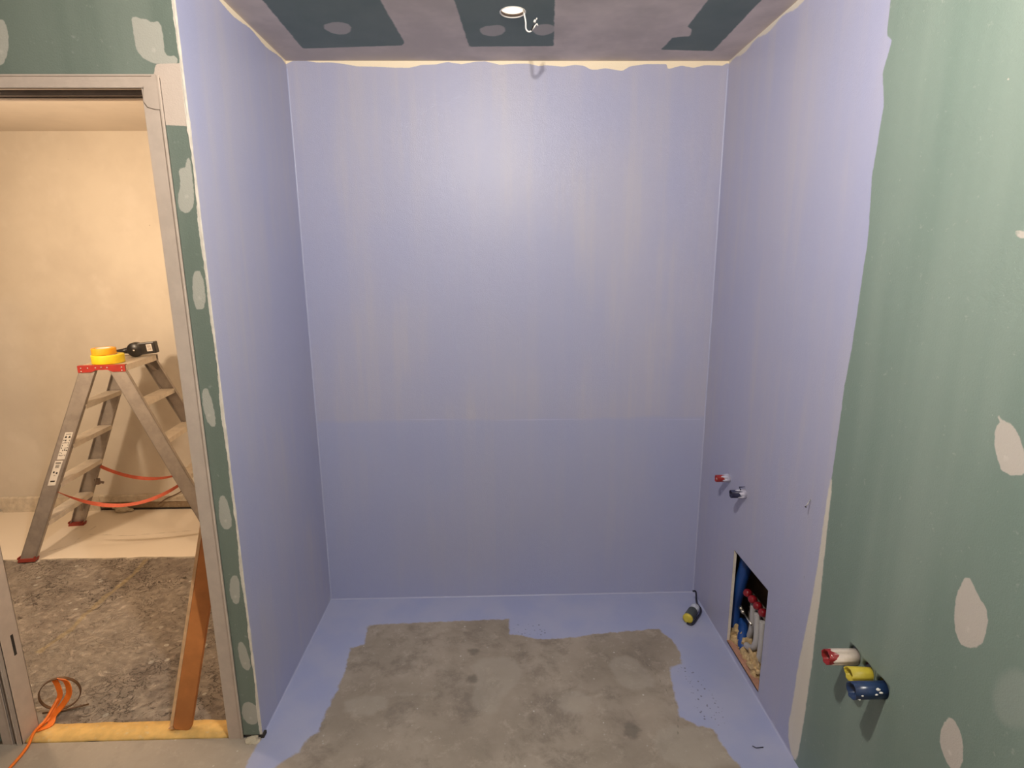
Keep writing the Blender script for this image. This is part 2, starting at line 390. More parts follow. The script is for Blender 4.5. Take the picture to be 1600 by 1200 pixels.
def mat_floor():
    t = NT('floor_concrete_and_membrane'); c = concrete(t)
    c = t.mix(t.math('MULTIPLY', t.ragged('light', .014, .022, 22), .5), c, (.40, .35, .29))
    c = t.mix(t.math('MULTIPLY', t.ragged('dark', .012, .02, 30), .55), c, (.09, .075, .065))
    c = t.mix(t.math('MULTIPLY', t.ragged('crack', .002, .003, 60), .6), c, (.08, .07, .06))
    w = t.math('MULTIPLY', t.step(t.attr('warm'), -.1, .1), .55)  # beige tint on the left paints in light from the corridor, concrete is the same
    c = t.mix(w, c, (.40, .345, .285))
    p = t.ragged('paint', .006, .016, 26)
    fl = t.mix(t.step(t.noise(5, 4), .35, .65), (.335, .365, .555), (.38, .40, .56))
    sp = t.math('MULTIPLY', t.step(t.math('ADD', t.voro(66), t.math('MULTIPLY_ADD', t.noise(40, 3), .5, -.25)), .24, .16), t.step(t.math('ADD', t.attr('specks'), t.math('MULTIPLY_ADD', t.noise(22, 3), .06, -.03)), -.01, .012))
    fl = t.mix(t.math('MULTIPLY', sp, .8), fl, (.13, .12, .16))
    c = t.mix(p, c, fl)
    n = t.bump(p, .6, .0015, t.bump(t.noise(90, 5, .7), .35, .0015))
    return t.out(c, t.step(p, 0, 1, .85, .42), n)

def mat_corridor_floor():
    t = NT('dusty_corridor_concrete'); c = concrete(t, (.38, .315, .26), (.53, .45, .375), (.23, .185, .155))
    scr = t.noise(27, 6, .78, dist=1.1)
    c = t.mix(t.step(scr, .56, .64, 0, .85), c, (.12, .095, .08)); c = t.mix(t.step(scr, .42, .34, 0, .6), c, (.60, .52, .43))
    curl = t.math('ABSOLUTE', t.math('SUBTRACT', t.noise(15, 2, .55, dist=2.2), .5)); curl = t.math('MULTIPLY', t.step(curl, .028, .012), t.step(t.noise(4, 3), .46, .56))
    c = t.mix(t.math('MULTIPLY', curl, .8), c, (.10, .078, .064))
    c = t.mix(t.step(t.voro(11), .13, .10, 0, .9), c, (.75, .70, .62))
    dust = t.math('ADD', t.attr('dust'), t.math('MULTIPLY_ADD', t.noise(6, 4), .3, -.15))
    c = t.mix(t.step(dust, -.10, .12, 0, .6), c, (.52, .44, .36))
    c = t.mix(t.math('MULTIPLY', t.ragged('line', .006, .012, 40), .7), c, (.60, .47, .28))
    c = t.mix(t.ragged('sheet', .001, .004, 40), c, (.78, .69, .57))
    c = t.mix(t.math('MULTIPLY', t.ragged('seam', .002, .003, 30), .5), c, (.30, .24, .18))
    rough = t.step(t.attr('sheet'), 0, .01, 1, 0)
    h = t.math('MULTIPLY', t.math('SUBTRACT', scr, t.math('MULTIPLY', curl, .35)), rough)
    return t.out(c, .85, t.bump(h, 1, .03, t.bump(t.noise(120, 4), .3, .001)))

def mat_far_wall():
    t = NT('cream_corridor_plaster'); c = t.mix(t.step(t.noise(1.6, 5, .6), .35, .68), (.60, .54, .46), (.68, .62, .53))
    c = t.mix(t.step(t.noise(4.5, 4, .6), .55, .75, 0, .5), c, (.72, .66, .58))
    c = t.mix(t.step(t.attr('dot'), -.002, .003, 0, .85), c, (.12, .09, .07))
    return t.out(c, .8, t.bump(t.noise(50, 4), .15, .001))

M = dict(
    back=mat_wall('lilac_membrane_back', 'back'), left=mat_wall('lilac_membrane_left', 'left'),
    right=mat_wall('green_board_right', 'right'), front=mat_wall('green_board_front', 'front'),
    ceil=mat_ceiling(), floor=mat_floor(), cfloor=mat_corridor_floor(), far=mat_far_wall(),
    plain=simple('cream_plaster', (.60, .53, .45), .85, bump=.03, bscale=40, scale=3, var=.05), skirt=simple('cracked_plaster_skirting', (.60, .53, .43), .8, dirt=(.42, .34, .25)),
    brown=simple('bare_brown_wall_base', (.30, .22, .14), .9, dirt=(.5, .42, .32)),
    room=simple('plain_board', (.50, .47, .43), .8),
    bead=simple('white_filler', (.72, .66, .58), .7),
    dark=simple('dark_void', (.03, .024, .02), .9), wood=simple('cavity_timber', (.12, .075, .045), .8, dirt=(.22, .15, .09)),
    steel=simple('primed_door_steel', (.53, .435, .365), .55, 0, .05), steel2=simple('door_steel_dark', (.20, .15, .125), .5),
    yellow=simple('yellow_threshold_foam', (.68, .43, .14), .8, dirt=(.62, .5, .3)),
    alu=simple('scuffed_aluminium', (.40, .36, .33), .42, .5, .1, 18, dirt=(.46, .41, .36)),
    alu2=simple('tread_aluminium', (.74, .67, .58), .45, .25, .1, 18, dirt=(.78, .72, .63)),
    red=simple('red_plastic', (.38, .032, .025), .4), redfoot=simple('dirty_red_rubber', (.30, .045, .03), .6),
    strap=simple('red_webbing', (.62, .13, .07), .7),
    white=simple('white_plastic', (.78, .76, .72), .4, var=.04), lab=simple('paper_label', (.72, .68, .62), .6, var=.05),
    black=simple('black_plastic', (.016, .014, .014), .35), blackwire=simple('black_wire', (.015, .015, .03), .4),
    ytape=simple('yellow_tape', (.80, .62, .02), .45, var=.05), otape=simple('orange_yellow_tape', (.85, .40, .02), .45, var=.05),
    plank=simple('orange_brown_wood', (.52, .19, .05), .55, var=.2, scale=6), plankedge=simple('pale_board_edge', (.72, .45, .24), .6),
    orange=simple('orange_strap', (.85, .20, .02), .5, var=.06), bronze=simple('brown_ring_metal', (.16, .09, .05), .4, .5),
    pred=simple('red_pipe_plastic', (.26, .012, .014), .35), pblue=simple('blue_pipe_plastic', (.014, .035, .10), .3, dirt=(.03, .07, .19)),
    pyel=simple('yellow_pipe_plastic', (.52, .42, .04), .5, var=.15), navy=simple('navy_plastic', (.012, .014, .05), .4),
    offw=simple('offwhite_paint_on_pipe', (.66, .57, .50), .6, dirt=(.5, .42, .36)), lilac=simple('lilac_paint_on_pipe', (.50, .49, .60), .45, var=.06),
    hose=simple('blue_conduit', (.012, .06, .25), .4, var=.1), wpipe=simple('white_pipe', (.46, .44, .43), .4, var=.05),
    redcap=simple('dark_red_cap', (.22, .008, .014), .18), brass=simple('nickel_fitting', (.65, .6, .52), .22, .9),
    foam=simple('yellow_beige_foam', (.50, .36, .19), .9, var=.25, scale=60, bump=.6, dirt=(.35, .22, .1)),
    bag=simple('grey_brown_film', (.25, .20, .17), .25), brick=simple('reddish_board_edge', (.42, .22, .15), .9),
    grey=simple('dark_grey_nap', (.06, .07, .075), .8, bump=.5), greyl=simple('light_grey_plastic', (.40, .42, .50), .5),
    yend=simple('yellow_cap', (.62, .50, .06), .4), mort=simple('mortar_chip', (.52, .45, .34), .9, dirt=(.3, .25, .2)),
    metal=simple('dull_metal', (.5, .48, .46), .35, .8),
)
t = NT('warm_light_diffuser'); t.out((.9, .8, .7), .5)
t.set(t.b.inputs['Emission Color'], (1, .84, .66, 1)); t.b.inputs['Emission Strength'].default_value = 1.5
M['glow'] = t.m

# ---------------------------------------------------------------- the shell
RA = 3.05                     # room runs back to y = -RA behind the camera
XL = -1.25                    # left side wall of the room
HATCH = (-.728, -.424, .034, .468)
def band(P, axis, lo, hi):    # signed distance to a strip
    return np.minimum(P[:, axis] - lo, hi - P[:, axis])

# back wall of the alcove
top = POLY['back_top'][0]
cream_poly = [(-.1, 2.484)] + top + [(W + .1, 2.488), (W + .1, 2.7), (-.1, 2.7)]
sheet('wall_back', 'y', 0, 0, W, 0, H, .009, {
    'cream': lambda P: sd_poly(P, cream_poly), 'low': lambda P: .938 - P[:, 1],
    'seam': lambda P: np.maximum(sd_line(P, POLY['back_seam'][0], .004), sd_line(P, POLY['back_seam2'][0], .002)),
}, M['back'])
# left side of the alcove
sheet('wall_left', 'x', 0, -A, 0, 0, H, .01, {
    'cream': lambda P: np.maximum(P[:, 1] - (H - .014 - .006 * np.sin(P[:, 0] * 23)), (-A + .003) - P[:, 0]),
}, M['left'])
# right wall (alcove and room in one plane) with hatch and pipe holes
re = POLY['right_edge'][0]
paint_poly = [(1, 2.9)] + [(re[0][0], 2.9)] + re + [(re[-1][0], -.1), (1, -.1)]
PIPES = [(-1.221, .578, .0265, .0285), (-1.278, .572, .0265, .0285), (-1.337, .572, .0268, .0285)]
sheet('wall_right', 'x', W, -RA, 0, 0, H, .009, {
    'paint': lambda P: sd_poly(P, paint_poly),
    'cream': lambda P: np.maximum(union(P, POLY['right_cream']), np.where(P[:, 0] > -1.02, P[:, 1] - (H - .014 - .007 * np.sin(P[:, 0] * 31)), -.2)),
    'blob': lambda P: union(P, POLY['right_blob']),
    'faint': lambda P: union(P, POLY['right_faint']),
    'mark': lambda P: union(P, POLY['right_mark']), 'screw': lambda P: screws(P, POLY['right_blob']),
}, M['right'], cuts=[HATCH], holes=PIPES)
# front-facing wall with the doorway (strip beside the alcove and over the door)
DX0, DX1, DZ = -.915, -.066, 2.186
sheet('wall_front', 'y', -A, XL, 0, .012, H, .007, {
    'blob': lambda P: union(P, POLY['front_blob']),
    'patch': lambda P: union(P, POLY['front_patch'], 0), 'screw': lambda P: screws(P, POLY['front_blob']),
    'bead': lambda P: P[:, 0] + .0065 + .0035 * np.sin(P[:, 1] * 17) * np.sin(P[:, 1] * 5.3 + 1),
}, M['front'], cuts=[(DX0, DX1, -1, DZ)])
sheet('wall_front', 'y', -.756, -3.6, -.085, 0, 2.483, .05, {}, M['plain'], cuts=[(DX0 + .02, DX1 - .04, -1, DZ - .02)])
# ragged filler bead standing proud on the corner
bm = bmesh.new(); rng = random.Random(4); z = .05; pts = []
while z < H - .01:
    w = .0012 + .0065 * max(0, mnoise.noise(Vector((z * 11, 3, 0)))) + rng.random() * .0016
    pts.append((z, w)); z += .012
for (z0, w0), (z1, w1) in zip(pts[:-1], pts[1:]):
    vs = [bm.verts.new(p) for p in ((.0012, -A - .0018, z0), (-w0 * 1.6, -A - .0018, z0), (-w1 * 1.6, -A - .0018, z1), (.0012, -A - .0018, z1),
                                    (.0012, -A + w0 * 1.2, z0), (.0012, -A + w1 * 1.2, z1))]
    bm.faces.new((vs[0], vs[1], vs[2], vs[3])); bm.faces.new((vs[0], vs[3], vs[5], vs[4]))
bmesh.ops.remove_doubles(bm, verts=bm.verts[:], dist=1e-5)
tag(obj('trim_1', bm, M['bead']), 'ragged white filler bead down the outer corner between green strip and lilac wall', 'trim', kind='structure')
# glossy sealing fillets in the inner corners of the alcove
t = NT('lilac_sealant'); M['seal'] = t.out((.39, .405, .56), .38, t.bump(t.noise(120, 3), .3, .001))
def fillet(name, p0, p1, a, b, r=.006):
    bm = bmesh.new(); p0, p1, a, b = map(Vector, (p0, p1, a, b)); n = 6
    def ring(p):
        c = p + (a + b) * r
        return [bm.verts.new(c - a * r * math.cos(k * math.pi / 2 / n) - b * r * math.sin(k * math.pi / 2 / n)) for k in range(n + 1)]
    r0, r1 = ring(p0), ring(p1)
    for k in range(n):
        f = bm.faces.new((r0[k], r0[k + 1], r1[k + 1], r1[k])); f.smooth = True
    return obj(name, bm, M['seal'])
tr = [fillet('trim_2', (0, 0, 0), (0, 0, 2.47), (1, 0, 0), (0, -1, 0)), fillet('trim_3', (W, 0, 0), (W, 0, 2.47), (-1, 0, 0), (0, -1, 0)),
      fillet('trim_4', (0, 0, 0), (W, 0, 0), (0, -1, 0), (0, 0, 1)), fillet('trim_5', (0, -A, 0), (0, 0, 0), (1, 0, 0), (0, 0, 1)),
      fillet('trim_6', (W, -1.0, 0), (W, 0, 0), (-1, 0, 0), (0, 0, 1))]
for o, l in zip(tr, ('left rear vertical', 'right rear vertical', 'rear floor', 'left floor', 'right floor')):
    tag(o, 'lilac sealed fillet in the %s corner of the alcove' % l, 'trim', kind='structure')

# ceiling (teal boards, grey joint compound)
def ext(p):                    # carry the boards on behind the frame
    o = []
    for x, y in p:
        if y < -.7: y = -RA + .1 if x > 0 else y
        o.append((x, y))
    return o
HOLE = (.933, -.462)
ceil_cr = lambda P: np.maximum(P[:, 1] + .006, np.maximum(.007 - P[:, 0], P[:, 0] - (W - .007)))
sheet('ceiling', 'z', H, XL, W, -RA, 0, .012, {
    'teal': lambda P: union(P, [ext(p) for p in POLY['teal']], 0),
    'blob': lambda P: union(P, POLY['ceil_blob']),
    'cream': lambda P: np.where(P[:, 1] > -A, ceil_cr(P), -.2),
}, M['ceil'], cuts=[], holes=[(HOLE[0], HOLE[1], .0415, .046)])

# floor of room and alcove
def paint_floor(P):
    inside = sd_poly(P, [(-.1, .1), (-.1, -.75)] + POLY['floor_edge'][0] + [(.012, -1.10), (.03, -1.10)] + POLY['floor_bare'][0] + [(1.72, -1.25), (W + .1, -1.25), (W + .1, .1)])
    return inside
SPECK = [[(1.60, -.53), (1.66, -.54), (1.70, -.70), (1.70, -.86), (1.60, -.84), (1.62, -.70)], [(.90, -.24), (1.05, -.22), (1.08, -.28), (.98, -.30)], [(.93, -.28), (1.09, -.27), (1.07, -.335), (.93, -.31)]]
sheet('floor', 'z', 0, XL, W, -RA, 0, .01, {
    'paint': paint_floor, 'light': lambda P: union(P, POLY['fl_light']), 'dark': lambda P: union(P, POLY['fl_dark']),
    'crack': lambda P: sd_line(P, POLY['crack'][0], .002), 'specks': lambda P: union(P, SPECK),
    'warm': lambda P: .12 - P[:, 0] + .05 * np.sin(P[:, 1] * 9),
}, M['floor'], cuts=[(XL, 0, -A, .5)], height=lambda P: .0012 * vnoise(P, 9, 3))
# corridor floor: rough screed, smoother sheet along the far wall
def cor_h(P):
    sh = P[:, 1] > .462 + .004 * np.sin(P[:, 0] * 14)
    rough = .016 * vnoise(P, 14, 7, 4) + .010 * vnoise(P, 45, 9, 2)
    near = np.clip((P[:, 1] + .76) / .12, 0, 1)
    return np.where(sh, 0.0, -.008 + rough * near)
sheet('floor', 'z', 0, -3.6, -.07, -A, 1.153, .0115, {
    'sheet': lambda P: P[:, 1] - .462 - .004 * np.sin(P[:, 0] * 14),
    'line': lambda P: sd_line(P, POLY['cor_line'][0], .012),
    'seam': lambda P: np.maximum(sd_line(P, POLY['cor_lines'][0], .003), sd_line(P, POLY['cor_lines'][1], .004)),
    'dust': lambda P: np.maximum(.25 - np.hypot((P[:, 0] + 1.0) * .9, (P[:, 1] + .45) * .55), -.3),
}, M['cfloor'], height=cor_h)
# corridor shell
sheet('wall_far', 'y', 1.153, -3.6, -.085, -.02, 2.483, .009, {'dot': lambda P: np.maximum.reduce([sd_line(P, p, .004) for p in POLY['wall_dot']])}, M['far'])
sheet('wall_far_side', 'x', -.085, -.756, 1.153, 0, 2.483, .2, {}, M['plain'])
sheet('wall_far_end', 'x', -3.6, -.756, 1.153, 0, 2.483, .2, {}, M['plain'])
sheet('ceiling', 'z', 2.483, -3.6, -.085, -.756, 1.153, .2, {}, M['plain'])
# rest of the room round the camera
sheet('wall_left_side', 'x', XL, -RA, -A, 0, H, .3, {}, M['room'])
sheet('wall_rear', 'y', -RA, XL, W, 0, H, .3, {}, M['room'])
names = {'wall_back': 'lilac painted rear wall of the shower alcove with a cream strip under the ceiling', 'wall_left': 'lilac painted left side wall of the alcove',
         'wall_right': 'long right wall, lilac in the alcove and green board nearer, with hatch and pipes',
         'wall_front': 'green board strip and lintel round the doorway with grey filler blobs', 'wall_front.001': 'cream corridor side of the doorway wall',
         'ceiling': 'teal board ceiling with grey jointing bands', 'ceiling.001': 'cream corridor ceiling beyond the doorway',
         'floor': 'grey concrete floor with a lilac membrane border', 'floor.001': 'rough trodden corridor floor beyond the doorway',
         'wall_far': 'cream corridor wall behind the stepladder', 'wall_far_side': 'cream corridor wall behind the alcove side', 'wall_far_end': 'cream end wall of the corridor',
         'wall_left_side': 'plain green board wall beside the camera', 'wall_rear': 'plain green board wall behind the camera'}
for k, l in names.items():
    o = bpy.data.objects.get(k)
    if o: tag(o, l, 'wall' if 'wall' in k else k.split('.')[0], kind='structure')

# ---------------------------------------------------------------- door frame
d = thing('door_1', 'grey steel sliding door frame round the doorway, no door leaf', 'door frame', (-.47, -A, 0), kind='structure')
bm = bmesh.new(); F0 = -A - .004
box(bm, (-.118, F0, 0), (-.066, F0 + .0015, 2.1515)); box(bm, (-.1185, F0 + .0002, 0), (-.117, -.75, DZ)); box(bm, (-.118, -.7515, 0), (-.085, -.75, DZ))
box(bm, (-.0725, F0 - .0042, 0), (-.066, F0 - .0001, DZ), .0015)
obj('jamb', bm, M['steel'], d)
bm = bmesh.new()
JL = -.845                             # clear edge of the left jamb
box(bm, (DX0, F0, .0), (JL - .032, F0 + .0015, 2.1515)); box(bm, (JL - .0335, F0, 0), (JL - .032, -A + .02, DZ)); box(bm, (JL - .033, -A + .018, 0), (JL - .017, -A + .02, DZ))
box(bm, (JL - .0185, F0, 0), (JL - .017, -A + .02, DZ)); box(bm, (JL - .0185, F0, 0), (JL, F0 + .0015, 2.1515)); box(bm, (JL - .0015, F0, 0), (JL, -.778, DZ)); box(bm, (JL - .03, -.7795, 0), (JL, -.778, DZ))
box(bm, (JL - .036, F0 - .003, 0), (JL - .032, F0, DZ), .0008); box(bm, (JL - .0185, F0 - .003, 0), (JL - .014, F0, DZ), .0008)
j = obj('jamb', bm, M['steel'], d)
bm = bmesh.new(); box(bm, (JL - .0002, -.812, .33), (JL + .0008, -.802, .41)); obj('slot', bm, M['dark'], j)
bm = bmesh.new()
box(bm, (DX0, F0, 2.152), (-.066, F0 + .0015, DZ)); box(bm, (DX0, F0, 2.152), (-.10, F0 + .014, 2.1535)); box(bm, (DX0, -A, 2.180), (-.066, -.752, DZ))
box(bm, (DX0, -.770, 2.146), (-.085, -.752, DZ)); box(bm, (DX0, F0 - .003, 2.183), (-.08, F0, 2.188), .001)
obj('head', bm, M['steel'], d)
bm = bmesh.new()
for y0 in (-.822, -.790): box(bm, (DX0 + .01, y0, 2.142), (-.112, y0 + .002, 2.18))
box(bm, (DX0 + .01, -.822, 2.142), (-.112, -.813, 2.1435), .0004); box(bm, (DX0 + .01, -.797, 2.142), (-.112, -.788, 2.1435), .0004)
obj('track', bm, M['steel2'], d)
bm = bmesh.new(); g = POLY['gusset'][0] + [(-.0725, 2.097), (-.0725, 2.188)]
prism(bm, g, .003, 'y', F0 - .0032); obj('gusset', bm, M['steel'], d)
bm = bmesh.new(); box(bm, (-.120, -.755, 1.0), (-.1165, -.747, 1.22)); obj('seal_strip', bm, M['dark'], d)
bm = bmesh.new(); box(bm, (-.150, -.775, .085), (-.1195, -.762, .60), .001); obj('stop_strip', bm, M['wood'], d)

# yellow threshold strip, crumbled edge of the screed
bm = bmesh.new()
n = 60
for i in range(n):
    pass
rows = []
for i in range(n + 1):
    x = -.845 + .727 * i / n; e = .006 * mnoise.noise(Vector((x * 14, 0, 0)))
    rows.append([bm.verts.new(p) for p in ((x, -A + .004 + e, -.004), (x, -A + .006 + e, .004), (x, -.80, .0065 + e * .3), (x, -.765 + e, .003), (x, -.762 + e, -.012))])
for a, b in zip(rows[:-1], rows[1:]):
    for k in range(4): bm.faces.new((a[k], a[k + 1], b[k + 1], b[k])).smooth = True
bm.faces.new(rows[0]); bm.faces.new(rows[-1][::-1])
tag(obj('threshold_strip', bm, M['yellow']), 'yellow strip across the floor of the doorway', 'threshold')
bm = bmesh.new()
lump(bm, (-.032, -A - .012, .002), .022, 3, 3, (1.1, .8, .35)); lump(bm, (-.012, -A - .02, .001), .012, 5, 2, (1, 1, .4))
tag(obj('mortar_chip', bm, M['mort']), 'crumbled mortar chip at the foot of the green strip beside the door frame', 'rubble')
bm = bmesh.new(); box(bm, (-.062, -A + .002, 0), (-.001, -A + .03, .012)); box(bm, (-.004, -A - .004, 0), (.008, -A + .02, .012))  # solid dark blocks put in the shade of the gap below the board
tag(obj('gap_shade', bm, M['dark']), 'dark block coloured as the shade in the gap under the green strip', 'trim', kind='structure')

# corridor skirting: broken plaster upstand
bm = bmesh.new()
def upstand(x0, x1, z1, th, seed, zb=0.0):
    n = int((x1 - x0) / .02); rws = []
    for i in range(n + 1):
        x = x0 + (x1 - x0) * i / n; e = .006 * mnoise.noise(Vector((x * 9, seed, 0))) + .004 * mnoise.noise(Vector((x * 40, seed, 0)))
        rws.append([bm.verts.new(p) for p in ((x, 1.153 - th + e, zb), (x, 1.153 - th + e * .5, z1 + e - .006), (x, 1.153 - th + .006, z1 + e), (x, 1.1528, z1 + e + .002))])
    for a, b in zip(rws[:-1], rws[1:]):
        for k in range(3): bm.faces.new((a[k], a[k + 1], b[k + 1], b[k]))
    bm.faces.new(rws[0]); bm.faces.new(rws[-1][::-1])
upstand(-2.60, -1.93, .108, .022, 1); upstand(-3.5, -2.63, .02, .01, 6); upstand(-1.93, -.10, .108, .016, 2, .06)
sk = tag(obj('baseboard_far', bm, M['skirt']), 'cracked cream plaster skirting along the corridor wall', 'baseboard', kind='structure')
bm = bmesh.new(); box(bm, (-1.93, 1.145, .012), (-.10, 1.152, .075)); obj('bare_base', bm, M['brown'], sk)
bm = bmesh.new(); box(bm, (-1.93, 1.140, -.002), (-.10, 1.152, .012)); obj('floor_gap', bm, M['dark'], sk)
bm = bmesh.new(); lump(bm, (-1.76, 1.105, .018), .05, 11, 3, (1, .6, .42)); lump(bm, (-1.80, 1.12, .03), .03, 12, 3, (1.2, .6, .5)); lump(bm, (-1.71, 1.11, .012), .022, 13, 2, (1, .7, .5))
tag(obj('plaster_chunk', bm, M['mort']), 'broken lump of plaster lying against the corridor skirting behind the ladder', 'rubble')
bm = bmesh.new(); tube(bm, catmull([(-1.52, 1.12, .045), (-1.46, 1.128, .085), (-1.38, 1.135, .12), (-1.30, 1.14, .17)], 6), .0035, 8)
tag(obj('wire_end', bm, M['bronze']), 'thin wire end sticking up by the corridor skirting', 'wire')

# ---------------------------------------------------------------- step ladder
wv = Vector((-.115, .9934, 0)).normalized(); sv = Vector((wv.y, -wv.x, 0))
TOP = Vector((-1.375, .745, 0)); HT = 1.128
L = thing('step_ladder', 'aluminium double-sided step ladder with red top caps standing in the corridor', 'ladder', (TOP.x, TOP.y, 0))
def lp(s, w, z): return TOP + sv * s + wv * w + Vector((0, 0, z))
SF, WF, WT = .535, .232, .178                # foot spread, half width at foot / top
def stile_c(side, e, z):                     # centre of a stile at height z
    k = z / HT
    return lp(side * (SF * (1 - k) + .065 * k), e * (WF * (1 - k) + WT * k), z)
def beam(bm, p0, p1, a, b, wa, wb):          # box between p0,p1 with half extents wa,wb along a,b
    vs = []
    for p in (p0, p1):
        vs += [bm.verts.new(p + a * (sx * wa) + b * (sy * wb)) for sx, sy in ((-1, -1), (1, -1), (1, 1), (-1, 1))]
    for f in ((3, 2, 1, 0), (4, 5, 6, 7), (0, 1, 5, 4), (1, 2, 6, 5), (2, 3, 7, 6), (3, 0, 4, 7)): bm.faces.new([vs[i] for i in f])
for side in (-1, 1):
    for e in (-1, 1):
        p0, p1 = stile_c(side, e, .012), stile_c(side, e, HT - .012)
        dr = (p1 - p0).normalized(); a = (sv - dr * sv.dot(dr)).normalized(); a = Vector((sv.x, sv.y, 0)); b = wv
        bm = bmesh.new()
        beam(bm, p0 + b * e * .010, p1 + b * e * .010, a, b, .0415, .0015)            # web of the channel
        for q in (-1, 1): beam(bm, p0 + a * q * .040, p1 + a * q * .040, a, b, .0016, .0115)   # flanges
        st = obj('stile', bm, M['alu'], L)
        bm = bmesh.new(); f = stile_c(side, e, .0)
        for zz, k in ((0, .048),):
            beam(bm, f + Vector((0, 0, 0.0)), f + sv * (-side * .007) + Vector((0, 0, .02)), a, b, .046, .0165)
        for q in (-1, 1): beam(bm, f + a * q * .043 + Vector((0, 0, .018)), f + a * q * .043 - sv * side * .004 + Vector((0, 0, .030)), a, b, .0035, .0165)
        obj('foot', bm, M['redfoot'], L)
        if side == -1 and e == -1:
            n_ = -wv
            def onst(z, c): return stile_c(-1, -1, z) - wv * .0118 + sv * c
            for z0, z1, c0, c1 in ((.60, .755, -.012, .028), (.45, .592, -.018, .022)):
                bm = bmesh.new(); nb = 6; vs = [bm.verts.new(onst(z, c) - wv * dd) for dd in (0, .0008) for z, c in ((z0, c0), (z0, c1), (z1, c1), (z1, c0))]
                for f_ in ((0, 1, 2, 3), (7, 6, 5, 4), (0, 4, 5, 1), (1, 5, 6, 2), (2, 6, 7, 3), (3, 7, 4, 0)): bm.faces.new([vs[i] for i in f_])
                r = random.Random(int(z0 * 100))
                def mark(zc, cc, hz, hc):
                    vs = [bm.verts.new(onst(z, c) - wv * .0011) for z, c in ((zc - hz, cc - hc), (zc - hz, cc + hc), (zc + hz, cc + hc), (zc + hz, cc - hc))]
                    bm.faces.new(vs)
                cm = (c0 + c1) / 2
                if z0 > .5:
                    for k in (-1, 1):
                        cc = cm + k * .0095; zc = z1 - .025; vs = [bm.verts.new(onst(zc + dz, cc + dc) - wv * .0011) for dz, dc in ((-.007, -.007), (-.007, .007), (.008, 0))]; bm.faces.new(vs)
                    mark(z1 - .010, cm, .0015, .014)
                    for i in range(7):
                        for k in range(4):
                            if r.random() < .8: mark(z1 - .045 - i * .0145 + r.uniform(-.002, .002), c0 + .006 + k * .0095, r.uniform(.0018, .0045), r.uniform(.0015, .0035))
                else:
                    mark(z1 - .012, cm, .0025, .014)
                    for k in range(4): mark(z1 - .024 - k * .005, cm, .0012, .010)
                    for k in (-1, 1):
                        cc = cm + k * .008; zc = z1 - .068 - .003 * k; bm.faces.new([bm.verts.new(onst(zc + .006 * math.sin(q), cc + .005 * math.cos(q)) - wv * .0011) for q in [i * math.pi / 4 for i in range(8)]])
                    mark(z1 - .085, cm, .0012, .005); mark(z1 - .118, cm, .004, .012)
                bm.faces.ensure_lookup_table(); [setattr(f_, 'material_index', 1) for f_ in bm.faces[6:]]
                lb = obj('label', bm, M['lab'], L); lb.data.materials.append(M['black']); lb['label'] = 'white printed sticker'
    for k in range(1, 5):                    # four treads each side
        z = HT * k / 5 + .005; c = (stile_c(side, -1, z) + stile_c(side, 1, z)) / 2
        hw = (stile_c(side, 1, z) - stile_c(side, -1, z)).length / 2 - .002
        bm = bmesh.new(); Mx = Matrix.Translation(c) @ Matrix(((sv.x, wv.x, 0, 0), (sv.y, wv.y, 0, 0), (0, 0, 1, 0), (0, 0, 0, 1)))
        box(bm, (-.040, -hw, -.003), (.040, hw, 0), 0, Mx)
        for q in range(9): box(bm, (-.036 + q * .009 - .0018, -hw, -.0005), (-.036 + q * .009 + .0018, hw, .0016), 0, Mx)
        for q in (-1, 1): box(bm, (q * .040 - .0015, -hw, -.026), (q * .040 + .0015, hw, .001), .0005, Mx)
        obj('tread', bm, M['alu2'], L)
Mt = Matrix.Translation(TOP) @ Matrix(((sv.x, wv.x, 0, 0), (sv.y, wv.y, 0, 0), (0, 0, 1, 0), (0, 0, 0, 1)))
bm = bmesh.new()
box(bm, (-.118, -.178, HT - .004), (.118, .178, HT), 0, Mt)
for q in range(22): box(bm, (-.112 + q * .0106 - .002, -.176, HT - .001), (-.112 + q * .0106 + .002, .176, HT + .0015), 0, Mt)
for q in (-1, 1): box(bm, (q * .118 - .002, -.178, HT - .035), (q * .118 + .002, .178, HT), .0006, Mt)
obj('platform', bm, M['alu2'], L)
for e in (-1, 1):
    bm = bmesh.new(); poly = [(-.122, HT + .001), (-.122, HT - .036), (-.055, HT - .036), (-.03, HT - .024), (.03, HT - .024), (.055, HT - .036), (.122, HT - .036), (.122, HT + .001)]
    t2 = bmesh.new(); prism(t2, poly, .006 * e, 'y', e * .190); bmesh.ops.transform(t2, matrix=Mt, verts=t2.verts); merge(bm, t2)
    box(bm, (-.122, min(e * .170, e * .196), HT - .001), (.122, max(e * .170, e * .196), HT + .003), .001, Mt)
    cp = obj('cap', bm, M['red'] if e < 0 else M['alu'], L)
    for sx, zz in ((-.105, -.012), (-.105, -.030), (-.07, -.012), (-.03, -.012), (0, -.010), (.03, -.012), (.105, -.012), (.105, -.030)):
        bm = bmesh.new(); lathe(bm, [(0, .0025), (.003, .002), (.0042, 0)], Mt @ Vector((sx, e * .196, HT + zz)), wv * e, 10); obj('rivet', bm, M['metal'], cp)
for side in (-1, 1):                         # corner braces under the platform and at the lowest tread
    for e in (-1, 1):
        bm = bmesh.new(); a0 = stile_c(side, e, HT - .10) - wv * e * .004; b0 = lp(side * .07, e * (WT - .075), HT - .008)
        beam(bm, a0, b0, sv, wv, .012, .002); obj('brace', bm, M['alu'], L)
        bm = bmesh.new(); a0 = stile_c(side, e, .10) - wv * e * .004; b0 = lp(side * (SF - .09), e * (WF - .085), HT / 5 - .018)
        beam(bm, a0, b0, sv, wv, .008, .0015); obj('brace', bm, M['alu'], L)
